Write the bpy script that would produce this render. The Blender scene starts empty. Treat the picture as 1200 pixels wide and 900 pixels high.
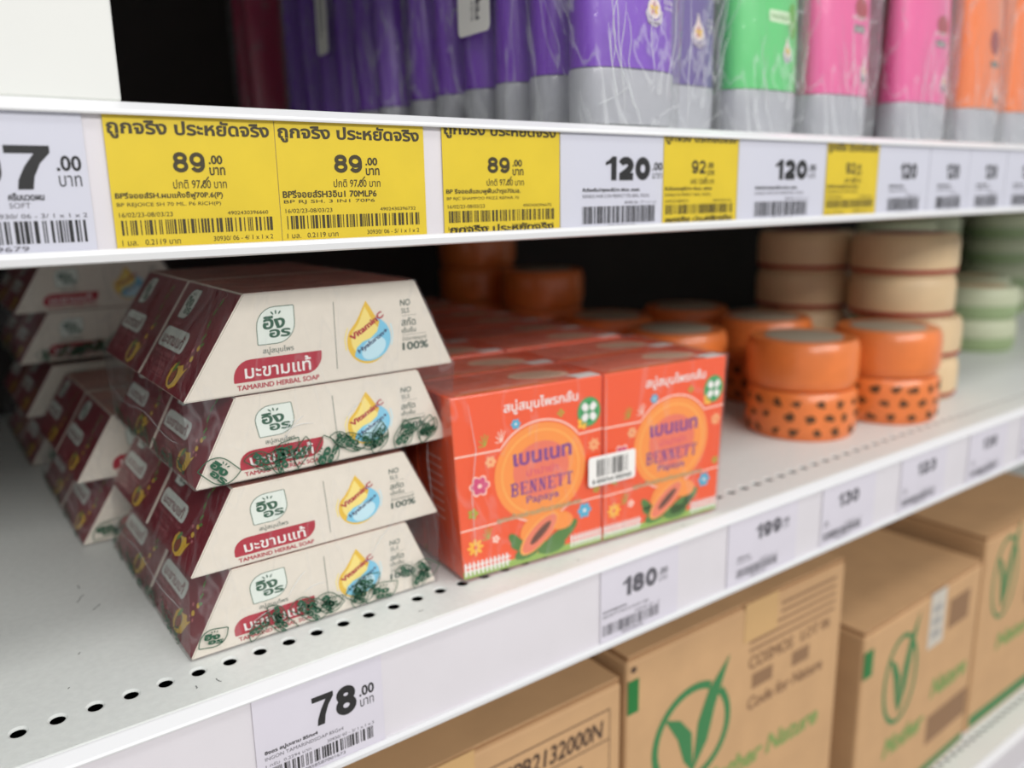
import bpy, bmesh, math, random
import numpy as np
from mathutils import Vector, Matrix
from mathutils.geometry import delaunay_2d_cdt

D = bpy.data
COL = bpy.context.scene.collection
SC = bpy.context.scene
PI = math.pi
R = math.radians

# ---------------------------------------------------------------- camera
cam = D.cameras.new('camera')
cam.sensor_width = 36.0
cam.lens = 970.0 / 1200.0 * 36.0
cam.clip_start = 0.01
cam.clip_end = 60
cam.dof.use_dof = True
cam.dof.focus_distance = 0.272
cam.dof.aperture_fstop = 6.8
co = D.objects.new('camera', cam)
COL.objects.link(co)
CR = Matrix(((0.8045, 0.1449, -0.5759), (-0.5937, 0.1699, -0.7866), (-0.0161, 0.9747, 0.2227)))
co.matrix_world = Matrix.Translation((0, -0.26, 0.1648)) @ CR.to_4x4()
SC.camera = co

# ---------------------------------------------------------------- light
W = D.worlds.new('shop_light')
SC.world = W
W.use_nodes = True
bg = W.node_tree.nodes['Background']
bg.inputs[0].default_value = (0.93, 0.97, 1.0, 1)
bg.inputs[1].default_value = 0.50


def area(name, loc, target, sx, sy, power, color=(1, 1, 1)):
    l = D.lights.new(name, 'AREA')
    l.shape = 'RECTANGLE'
    l.size = sx
    l.size_y = sy
    l.energy = power
    l.color = color
    o = D.objects.new(name, l)
    COL.objects.link(o)
    o.location = loc
    d = Vector(target) - Vector(loc)
    o.rotation_euler = d.to_track_quat('-Z', 'Y').to_euler()
    return o


area('ceiling_light', (0.4, -0.85, 1.7), (0.4, -0.45, 0), 3.2, 0.35, 14, (1, 0.985, 0.96))
area('ceiling_light', (0.2, -2.4, 1.5), (0.3, 0.0, 0), 3.2, 0.6, 62, (1, 0.985, 0.96))
SC.view_settings.view_transform = 'Standard'
SC.view_settings.look = 'None'
SC.view_settings.exposure = -0.04
SC.view_settings.gamma = 1.0
SC.view_settings.use_curve_mapping = False
SC.cycles.transparent_max_bounces = 24
SC.cycles.max_bounces = 10

# ---------------------------------------------------------------- materials
MATS = {}


def lin(c):
    return tuple(((x / 255.0) / 12.92 if x <= 10 else ((x / 255.0 + 0.055) / 1.055) ** 2.4) for x in c)


def mat(name, rgb, rough=0.5, metal=0.0, bump=0.0, bscale=400.0, var=0.0, vscale=60.0, coat=0.0, spec=0.5, trans=0.0, sss=0.0):
    """rgb is 0-255 surface colour"""
    if name in MATS:
        return MATS[name]
    m = D.materials.new(name)
    m.use_nodes = True
    nt = m.node_tree
    b = nt.nodes['Principled BSDF']
    c = lin(rgb)
    b.inputs['Base Color'].default_value = (*c, 1)
    b.inputs['Roughness'].default_value = rough
    b.inputs['Metallic'].default_value = metal
    b.inputs['Coat Weight'].default_value = coat
    b.inputs['Specular IOR Level'].default_value = spec
    b.inputs['Transmission Weight'].default_value = trans
    tc = None
    if var or bump:
        tc = nt.nodes.new('ShaderNodeTexCoord')
    if var:
        n = nt.nodes.new('ShaderNodeTexNoise')
        n.inputs['Scale'].default_value = vscale
        n.inputs['Detail'].default_value = 5
        nt.links.new(tc.outputs['Object'], n.inputs['Vector'])
        mr = nt.nodes.new('ShaderNodeMapRange')
        mr.inputs[1].default_value = 0.3
        mr.inputs[2].default_value = 0.7
        mr.inputs[3].default_value = 1 - var
        mr.inputs[4].default_value = 1 + var
        nt.links.new(n.outputs[0], mr.inputs[0])
        h = nt.nodes.new('ShaderNodeHueSaturation')
        h.inputs['Color'].default_value = (*c, 1)
        nt.links.new(mr.outputs[0], h.inputs['Value'])
        nt.links.new(h.outputs[0], b.inputs['Base Color'])
    if bump:
        n = nt.nodes.new('ShaderNodeTexNoise')
        n.inputs['Scale'].default_value = bscale
        n.inputs['Detail'].default_value = 3
        nt.links.new(tc.outputs['Object'], n.inputs['Vector'])
        bp = nt.nodes.new('ShaderNodeBump')
        bp.inputs['Strength'].default_value = bump
        bp.inputs['Distance'].default_value = 0.0006
        nt.links.new(n.outputs[0], bp.inputs['Height'])
        nt.links.new(bp.outputs[0], b.inputs['Normal'])
    MATS[name] = m
    return m


def film(name, tint=(1, 1, 1), milk=0.03, rough=0.12, bump=0.6, bscale=45.0, refl=1.0, crinkle=0.0):
    """clear wrapping film: transparent with fresnel reflection and a little haze"""
    if name in MATS:
        return MATS[name]
    m = D.materials.new(name)
    m.use_nodes = True
    nt = m.node_tree
    nt.nodes.clear()
    out = nt.nodes.new('ShaderNodeOutputMaterial')
    tr = nt.nodes.new('ShaderNodeBsdfTransparent')
    tr.inputs[0].default_value = (*tint, 1)
    gl = nt.nodes.new('ShaderNodeBsdfGlossy')
    gl.inputs['Roughness'].default_value = rough
    di = nt.nodes.new('ShaderNodeBsdfDiffuse')
    di.inputs[0].default_value = (0.85, 0.87, 0.88, 1)
    fr = nt.nodes.new('ShaderNodeFresnel')
    fr.inputs[0].default_value = 1.45
    tc = nt.nodes.new('ShaderNodeTexCoord')
    mp = nt.nodes.new('ShaderNodeMapping')
    mp.inputs['Scale'].default_value = (1.0, 1.0, 0.35)
    mp.inputs['Rotation'].default_value = (0.2, 0.35, 0.1)
    nt.links.new(tc.outputs['Object'], mp.inputs[0])
    n = nt.nodes.new('ShaderNodeTexNoise')
    n.inputs['Scale'].default_value = bscale
    n.inputs['Detail'].default_value = 4
    n.inputs['Distortion'].default_value = 1.2
    nt.links.new(mp.outputs[0], n.inputs['Vector'])
    bp = nt.nodes.new('ShaderNodeBump')
    bp.inputs['Strength'].default_value = bump
    bp.inputs['Distance'].default_value = 0.004
    nt.links.new(n.outputs[0], bp.inputs['Height'])
    for x in (gl, fr):
        nt.links.new(bp.outputs[0], x.inputs['Normal'])
    mu = nt.nodes.new('ShaderNodeMath')
    mu.operation = 'MULTIPLY'
    mu.use_clamp = True
    nt.links.new(fr.outputs[0], mu.inputs[0])
    mu.inputs[1].default_value = refl
    mn = nt.nodes.new('ShaderNodeMath')
    mn.operation = 'MINIMUM'
    mn.inputs[1].default_value = 0.24
    nt.links.new(mu.outputs[0], mn.inputs[0])
    m1 = nt.nodes.new('ShaderNodeMixShader')
    m1.inputs[0].default_value = milk
    if crinkle:
        n2 = nt.nodes.new('ShaderNodeTexNoise')
        n2.inputs['Scale'].default_value = 19
        n2.inputs['Detail'].default_value = 3
        n2.inputs['Distortion'].default_value = 2.0
        nt.links.new(mp.outputs[0], n2.inputs['Vector'])
        s1 = nt.nodes.new('ShaderNodeMath')
        s1.operation = 'SUBTRACT'
        s1.inputs[1].default_value = 0.5
        nt.links.new(n2.outputs[0], s1.inputs[0])
        s2 = nt.nodes.new('ShaderNodeMath')
        s2.operation = 'ABSOLUTE'
        nt.links.new(s1.outputs[0], s2.inputs[0])
        mr = nt.nodes.new('ShaderNodeMapRange')
        mr.inputs[1].default_value = 0.0
        mr.inputs[2].default_value = 0.022
        mr.inputs[3].default_value = crinkle
        mr.inputs[4].default_value = milk
        nt.links.new(s2.outputs[0], mr.inputs[0])
        nt.links.new(mr.outputs[0], m1.inputs[0])
    nt.links.new(tr.outputs[0], m1.inputs[1])
    nt.links.new(di.outputs[0], m1.inputs[2])
    m2 = nt.nodes.new('ShaderNodeMixShader')
    nt.links.new(mn.outputs[0], m2.inputs[0])
    nt.links.new(m1.outputs[0], m2.inputs[1])
    nt.links.new(gl.outputs[0], m2.inputs[2])
    nt.links.new(m2.outputs[0], out.inputs[0])
    MATS[name] = m
    return m


STEEL = mat('white_powder_coated_steel', (222, 225, 222), 0.42, bump=0.18, bscale=900, var=0.035, vscale=350)
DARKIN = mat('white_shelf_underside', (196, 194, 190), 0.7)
HOLE_SHADE = mat('painted_hole_shade', (12, 12, 12), 0.9)  # near-black colour standing in for the shade inside the hollow tray
PANEL = mat('dark_back_panel', (46, 38, 35), 0.75, var=0.12, vscale=12)
RAILP = mat('white_rail_plastic', (226, 226, 228), 0.3)
RAILIN = mat('rail_channel_grey', (220, 215, 220), 0.4, var=0.02, vscale=30)
PAPER = mat('white_tag_paper', (206, 206, 218), 0.55)
PAPERL = mat('lilac_white_tag_paper', (216, 211, 221), 0.55, var=0.015, vscale=50)
YELLOW = mat('yellow_tag_paper', (220, 192, 34), 0.55, var=0.05, vscale=40)
INK = mat('black_ink', (22, 20, 22), 0.5)
INKG = mat('faded_grey_ink', (95, 92, 100), 0.6)
INKB = mat('brown_black_ink', (58, 48, 16), 0.5)
CREAM = mat('cream_recycled_carton_board', (226, 217, 204), 0.5, var=0.02, vscale=260)
MAROON = mat('maroon_carton_board', (128, 24, 42), 0.38)
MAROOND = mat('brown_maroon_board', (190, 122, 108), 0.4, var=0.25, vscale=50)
REDB = mat('crimson_banner_ink', (176, 28, 52), 0.4)
WHITE = mat('white_ink', (240, 236, 232), 0.45)
LEAFW = mat('pale_mint_ink', (226, 232, 224), 0.45)
GREEND = mat('dark_green_ink', (34, 86, 62), 0.45)
GREENM = mat('leaf_green_ink', (96, 150, 62), 0.45)
GOLD = mat('golden_yellow_ink', (232, 190, 60), 0.4)
GOLDL = mat('pale_gold_ink', (244, 222, 130), 0.4)
SKY = mat('sky_blue_ink', (128, 200, 228), 0.4)
SKYL = mat('pale_blue_ink', (196, 228, 238), 0.4)
GREYG = mat('grey_green_ink', (84, 98, 88), 0.5)
PINKT = mat('dusty_pink_ink', (196, 110, 116), 0.5)
ORANGE = mat('bright_orange_board', (242, 98, 52), 0.33, coat=0.3)
ORANGED = mat('deep_orange_board', (242, 88, 36), 0.33, coat=0.3)
ORL = mat('light_orange_ink', (248, 150, 66), 0.38)
ORLL = mat('amber_ink', (250, 172, 84), 0.38)
ORP = mat('salmon_pink_ink', (236, 120, 92), 0.4)
PURI = mat('violet_ink', (128, 66, 140), 0.4)
LINEP = mat('pale_pink_line_ink', (255, 214, 196), 0.4)
GRASS = mat('grass_green_ink', (150, 180, 84), 0.45)
CROSSG = mat('emblem_green_ink', (48, 150, 84), 0.4)
SEED = mat('dark_seed_ink', (110, 66, 50), 0.5)
MAG = mat('magenta_ink', (214, 70, 120), 0.4)
CARD = mat('brown_corrugated_cardboard', (194, 154, 112), 0.75, bump=0.15, bscale=120, var=0.05, vscale=40)
CARDD = mat('cardboard_cut_edge', (150, 108, 70), 0.8)
TAPE = mat('clear_brown_parcel_tape', (200, 160, 108), 0.22)
CARDINK = mat('brown_stamp_ink', (78, 56, 42), 0.6)
CARDINKF = mat('faded_brown_stamp_ink', (140, 106, 76), 0.7)
GPRINT = mat('green_stamp_ink', (56, 122, 72), 0.6)
GPRINTF = mat('faded_green_stamp_ink', (126, 150, 84), 0.6)
GTAPE = mat('green_sticker', (20, 112, 48), 0.4)
FILM = film('clear_wrapping_film', milk=0.025, refl=0.9, crinkle=0.10)
FILMB = film('crinkled_clear_film', milk=0.075, rough=0.18, bump=1.0, bscale=38, refl=1.5, crinkle=0.30)
FOLD = film('film_fold', milk=0.42, rough=0.2, bump=0.3, refl=1.4)
SHEET = film('clear_rail_cover', milk=0.004, rough=0.14, bump=0.04, bscale=12, refl=0.45)

# ---------------------------------------------------------------- mesh framework


class MB:
    def __init__(self):
        self.v, self.f, self.m, self.mats, self.sm = [], [], [], [], []

    def mi(self, m):
        if m not in self.mats:
            self.mats.append(m)
        return self.mats.index(m)

    def add(self, vs, fs, m, smooth=False):
        k = len(self.v)
        i = self.mi(m)
        self.v += [tuple(p) for p in vs]
        for f in fs:
            self.f.append(tuple(k + q for q in f))
            self.m.append(i)
            self.sm.append(smooth)

    def box(self, a, b, m):
        x0, y0, z0 = a
        x1, y1, z1 = b
        self.add([(x0, y0, z0), (x1, y0, z0), (x1, y1, z0), (x0, y1, z0), (x0, y0, z1), (x1, y0, z1), (x1, y1, z1), (x0, y1, z1)],
                 [(3, 2, 1, 0), (4, 5, 6, 7), (0, 1, 5, 4), (1, 2, 6, 5), (2, 3, 7, 6), (3, 0, 4, 7)], m)

    def prof(self, pts, x0, x1, m, axis='x', caps=True):
        """extrude a closed polygon of (a,b) along an axis; x: (y,z) points, y: (x,z) points"""
        n = len(pts)
        if axis == 'x':
            vs = [(x0, p[0], p[1]) for p in pts] + [(x1, p[0], p[1]) for p in pts]
        else:
            vs = [(p[0], x0, p[1]) for p in pts] + [(p[0], x1, p[1]) for p in pts]
        fs = [(i, (i + 1) % n, n + (i + 1) % n, n + i) for i in range(n)]
        if caps:
            fs += [tuple(range(n))[::-1], tuple(range(n, 2 * n))]
        self.add(vs, fs, m)

    def lathe(self, pr, m, c=(0, 0, 0), n=40, sx=1, sy=1, smooth=True):
        vs, fs = [], []
        for (r, z) in pr:
            for k in range(n):
                a = 2 * PI * k / n
                vs.append((c[0] + r * sx * math.cos(a), c[1] + r * sy * math.sin(a), c[2] + z))
        for j in range(len(pr) - 1):
            for k in range(n):
                q = (k + 1) % n
                fs.append((j * n + k, j * n + q, (j + 1) * n + q, (j + 1) * n + k))
        fs.append(tuple(range(n))[::-1])
        fs.append(tuple((len(pr) - 1) * n + k for k in range(n)))
        self.add(vs, fs, m, smooth)

    def tube(self, pts, r, m, n=6):
        vs, fs = [], []
        P = [Vector(p) for p in pts]
        for i, p in enumerate(P):
            t = (P[min(i + 1, len(P) - 1)] - P[max(i - 1, 0)]).normalized()
            a = t.cross(Vector((0.3, 1, 0.2))).normalized()
            b = t.cross(a)
            rr = r * (0.35 if i in (0, len(P) - 1) else 1)
            for k in range(n):
                w = 2 * PI * k / n
                vs.append(p + a * rr * math.cos(w) + b * rr * math.sin(w))
        for j in range(len(P) - 1):
            for k in range(n):
                q = (k + 1) % n
                fs.append((j * n + k, j * n + q, (j + 1) * n + q, (j + 1) * n + k))
        self.add(vs, fs, m, True)

    def build(self, name, parent=None, loc=(0, 0, 0), rot=(0, 0, 0), bevel=0.0, sharp=True):
        me = D.meshes.new(name)
        me.from_pydata(self.v, [], self.f)
        for x in self.mats:
            me.materials.append(x)
        me.polygons.foreach_set('material_index', self.m)
        me.polygons.foreach_set('use_smooth', self.sm)
        me.update()
        if bevel or sharp:
            bm = bmesh.new()
            bm.from_mesh(me)
            if sharp:
                bmesh.ops.recalc_face_normals(bm, faces=bm.faces)
            if bevel:
                es = [e for e in bm.edges if len(e.link_faces) == 2 and e.calc_face_angle(0) > 0.5]
                bmesh.ops.bevel(bm, geom=es, offset=bevel, segments=2, affect='EDGES', profile=0.5)
            for e in bm.edges:
                if len(e.link_faces) == 2 and e.calc_face_angle(0) > 0.7:
                    e.smooth = False
            bm.to_mesh(me)
            bm.free()
        o = D.objects.new(name, me)
        COL.objects.link(o)
        if parent:
            o.parent = parent
        o.location = loc
        o.rotation_euler = rot
        return o


def tag(o, label, cat, group=None, kind=None):
    if label:
        o['label'] = label
    if cat:
        o['category'] = cat
    if group:
        o['group'] = group
    if kind:
        o['kind'] = kind
    return o


def thing(name, label, cat, loc=(0, 0, 0), rotz=0.0, group=None):
    o = D.objects.new(name, None)
    o.empty_display_size = 0.01
    COL.objects.link(o)
    o.location = loc
    o.rotation_euler = (0, 0, rotz)
    return tag(o, label, cat, group)


def dup(o, parent=None):
    c = o.copy()
    COL.objects.link(c)
    c.parent = parent
    for ch in list(o.children):
        dup(ch, c)
    return c


# ---------------------------------------------------------------- flat print (lettering and pictures)
def winding(P, C):
    """winding number of points P (n,2) for the contours C"""
    w = np.zeros(len(P), int)
    for c in C:
        a = np.asarray(c)
        b = np.roll(a, -1, axis=0)
        py = P[:, 1][:, None]
        px = P[:, 0][:, None]
        up = (a[:, 1] <= py) & (b[:, 1] > py)
        dn = (a[:, 1] > py) & (b[:, 1] <= py)
        s = (b[:, 0] - a[:, 0]) * (py - a[:, 1]) - (px - a[:, 0]) * (b[:, 1] - a[:, 1])
        w += (up & (s > 0)).sum(1) - (dn & (s < 0)).sum(1)
    return w


def fill(C):
    vs, es = [], []
    for c in C:
        k = len(vs)
        n = len(c)
        vs += [Vector((float(p[0]), float(p[1]))) for p in c]
        es += [(k + i, k + (i + 1) % n) for i in range(n)]
    r = delaunay_2d_cdt(vs, es, [], 0, 1e-5)
    V = np.array([(v[0], v[1]) for v in r[0]])
    F = [f for f in r[2] if len(f) == 3]
    if not F:
        return V, []
    T = np.array(F)
    cen = V[T].mean(1)
    w = winding(cen, C)
    keep = [tuple(F[i]) for i in range(len(F)) if w[i] != 0]
    return V, keep


TX = {}


def text_contours(s, bold=0.0):
    cu = D.curves.new('t', 'FONT')
    cu.body = s
    cu.size = 1.0
    o = D.objects.new('t', cu)
    COL.objects.link(o)
    bpy.context.view_layer.update()
    c = o.to_curve(bpy.context.evaluated_depsgraph_get(), apply_modifiers=False)
    out = []
    for sp in c.splines:
        pts = []
        if sp.type == 'BEZIER':
            B = sp.bezier_points
            n = len(B)
            for i in range(n):
                a, b = B[i], B[(i + 1) % n]
                p0, p1, p2, p3 = a.co.xy, a.handle_right.xy, b.handle_left.xy, b.co.xy
                ch = (p3 - p0)
                L = ch.length
                dev = 0 if L < 1e-6 else max(abs(ch.cross(p1 - p0)), abs(ch.cross(p2 - p0))) / L
                k = 1 if dev < 0.004 else 3
                for j in range(k):
                    t = j / k
                    q = p0 * (1 - t) ** 3 + p1 * 3 * t * (1 - t) ** 2 + p2 * 3 * t * t * (1 - t) + p3 * t ** 3
                    pts.append((q.x, q.y))
        else:
            pts = [(p.co.x, p.co.y) for p in sp.points]
        cl = []
        for p in pts:
            if not cl or math.hypot(p[0] - cl[-1][0], p[1] - cl[-1][1]) > 1e-4:
                cl.append(p)
        if len(cl) > 2:
            out.append(np.array(cl))
    o.to_curve_clear()
    D.objects.remove(o)
    D.curves.remove(cu)
    if bold:
        res = []
        for c in out:
            d = np.roll(c, -1, 0) - np.roll(c, 1, 0)
            L = np.hypot(d[:, 0], d[:, 1]) + 1e-9
            nl = np.stack([-d[:, 1] / L, d[:, 0] / L], 1)
            wl = winding(c + nl * 0.004, out) != 0
            wr = winding(c - nl * 0.004, out) != 0
            sl = (wl & ~wr).sum()
            sr = (wr & ~wl).sum()
            e1 = c - np.roll(c, 1, 0)
            e2 = np.roll(c, -1, 0) - c
            e1 /= (np.hypot(e1[:, 0], e1[:, 1])[:, None] + 1e-9)
            e2 /= (np.hypot(e2[:, 0], e2[:, 1])[:, None] + 1e-9)
            cosh = np.sqrt(np.clip((1 + (e1 * e2).sum(1)) / 2, 0.3, 1))
            o_ = nl * (bold / cosh)[:, None]
            res.append(c - o_ if sl >= sr else c + o_)
        out = res
    return out


def digit_one(c_list):
    return c_list


def text_mesh(s, bold=0.0):
    k = (s, bold)
    if k not in TX:
        C = text_contours(s, bold)
        V, F = fill(C)
        mn = V.min(0)
        mx = V.max(0)
        TX[k] = ((V - mn), F, mx - mn)
    return TX[k]


class Print:
    """flat shapes in millimetres (u right, v up) with a layer number"""

    def __init__(self, layer0=1):
        self.items = []
        self.L = layer0

    def raw(self, V, F, m, layer):
        self.items.append((np.asarray(V, float), F, m, layer))

    def poly(self, C, m, layer=1):
        C = [np.asarray(c, float) for c in C]
        V, F = fill(C)
        self.raw(V, F, m, layer)

    def rect(self, u0, v0, u1, v1, m, layer=1):
        self.raw([(u0, v0), (u1, v0), (u1, v1), (u0, v1)], [(0, 1, 2, 3)], m, layer)

    def rrect(self, u0, v0, u1, v1, r, m, layer=1, rs=None, shear=0):
        rs = rs or (r, r, r, r)
        pts = []
        for (cx, cy, a0, rr) in ((u1, v1, 0, rs[0]), (u0, v1, 90, rs[1]), (u0, v0, 180, rs[2]), (u1, v0, 270, rs[3])):
            sx = -1 if cx == u1 else 1
            sy = -1 if cy == v1 else 1
            for k in range(7):
                a = R(a0 + 15 * k)
                rq = max(rr, 0.01)
                pts.append((cx + sx * rq + rq * math.cos(a), cy + sy * rq + rq * math.sin(a)))
        self.poly([pts], m, layer)
        return pts

    def ell(self, cu, cv, ru, rv, m, layer=1, rot=0, n=28, a0=0, a1=360):
        pts = []
        for k in range(n):
            a = R(a0 + (a1 - a0) * k / (n if a1 - a0 == 360 else n - 1))
            x, y = ru * math.cos(a), rv * math.sin(a)
            c, s = math.cos(R(rot)), math.sin(R(rot))
            pts.append((cu + x * c - y * s, cv + x * s + y * c))
        self.raw(pts, [tuple(range(n))], m, layer)

    def line(self, pts, w, m, layer=1, closed=False):
        P = [Vector(p) for p in pts]
        n = len(P)
        L_, R_ = [], []
        for i in range(n):
            a = P[(i - 1) % n] if (closed or i > 0) else P[i]
            b = P[(i + 1) % n] if (closed or i < n - 1) else P[i]
            t = (b - a)
            if t.length < 1e-9:
                t = Vector((1, 0))
            t.normalize()
            nn = Vector((-t.y, t.x)) * w / 2
            L_.append(P[i] + nn)
            R_.append(P[i] - nn)
        vs = [tuple(p) for p in L_ + R_]
        fs = []
        for i in range(n if closed else n - 1):
            j = (i + 1) % n
            fs.append((i, n + i, n + j, j))
        self.raw(vs, fs, m, layer)

    def text(self, s, u, v, m, w=None, h=None, bold=0.0, layer=2, rot=0, shear=0.0, anchor='l'):
        V, F, sz = text_mesh(s, bold)
        if h and w:
            sx, sy = w / sz[0], h / sz[1]
        elif h:
            sx = sy = h / sz[1]
        else:
            sx = sy = w / sz[0]
        Q = V * np.array([sx, sy])
        Q[:, 0] += Q[:, 1] * shear
        if anchor == 'c':
            Q[:, 0] -= sz[0] * sx / 2
        if rot:
            c, s_ = math.cos(R(rot)), math.sin(R(rot))
            Q = np.stack([Q[:, 0] * c - Q[:, 1] * s_, Q[:, 0] * s_ + Q[:, 1] * c], 1)
        Q = Q + np.array([u, v])
        self.raw(Q, F, m, layer)

    def bars(self, u0, v0, u1, v1, m, seed=1, layer=2, n=44):
        rnd = random.Random(seed)
        ws = [rnd.choice((1, 1, 2, 3)) for _ in range(n * 2)]
        k = (u1 - u0) / sum(ws)
        u = u0
        for i, w in enumerate(ws):
            if i % 2 == 0:
                self.rect(u, v0, u + w * k, v1, m, layer)
            u += w * k

    def flower(self, u, v, r, m, mc=None, layer=2, n=6, rot=0, fat=0.36):
        for k in range(n):
            a = rot + 360 * k / n
            self.ell(u + 0.6 * r * math.cos(R(a)), v + 0.6 * r * math.sin(R(a)), r * 0.42, r * fat, m, layer, rot=a, n=10)
        if mc:
            self.ell(u, v, r * 0.25, r * 0.25, mc, layer + 1, n=8)

    def mesh(self, name, fn, parent=None, loc=(0, 0, 0), rot=(0, 0, 0)):
        """fn(u, v, layer) gives the 3D point"""
        mb = MB()
        for (V, F, m, layer) in self.items:
            mb.add([fn(p[0], p[1], layer) for p in V], F, m)
        return mb.build(name, parent, loc, rot, sharp=False)


def rev(o, want):
    return o


EPS = 0.00005


def front_map(s=1.0, off=0.0):
    return lambda u, v, l: (u * 0.001 * s, -off - l * EPS, v * 0.001 * s)


# shared artwork -------------------------------------------------
def leaf_frame(u0, v0, u1, v1, r):
    pts = []
    for (cx, cy, a0, rr) in ((u1, v1, 0, 0.4), (u0, v1, 90, r), (u0, v0, 180, 0.4), (u1, v0, 270, r)):
        sx = -1 if cx == u1 else 1
        sy = -1 if cy == v1 else 1
        for k in range(7):
            a = R(a0 + 15 * k)
            pts.append((cx + sx * rr + rr * math.cos(a), cy + sy * rr + rr * math.sin(a)))
    return pts


def leaf_logo(P, u0, v0, w, h, ink=GREEND, ground=None, lw=0.25, layer=2, bold=0.035):
    pts = leaf_frame(u0, v0, u0 + w, v0 + h, w * 0.5)
    if ground:
        P.poly([pts], ground, layer - 1)
    P.line(pts, lw, ink, layer, closed=True)
    P.text('อิง', u0 + w * 0.15, v0 + h * 0.40, ink, w=w * 0.58, h=h * 0.36, bold=bold, layer=layer, shear=0.12)
    P.text('อร', u0 + w * 0.30, v0 + h * 0.16, ink, w=w * 0.56, h=h * 0.23, bold=bold, layer=layer, shear=0.12)
    for a in (-38, 0, 38):
        x, y = u0 + w * 0.52 + math.sin(R(a)) * w * 0.16, v0 + h * 0.76 + math.cos(R(a)) * h * 0.09
        P.ell(x, y, w * 0.022, h * 0.06, ink, layer, rot=-a, n=8)


# ================================================================ SETTING
mb = MB()
mb.box((-1.5, -3.2, -0.95), (3.2, 0.6, -0.93), mat('pale_floor_tiles', (196, 192, 184), 0.35))
tag(mb.build('floor'), 'pale shop floor', None, kind='structure')
mb = MB()
mb.box((-1.2, 0.50, -0.93), (2.8, 0.515, 0.95), PANEL)
tag(mb.build('wall_back'), 'dark back panel behind the shelves', None, kind='structure')


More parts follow.
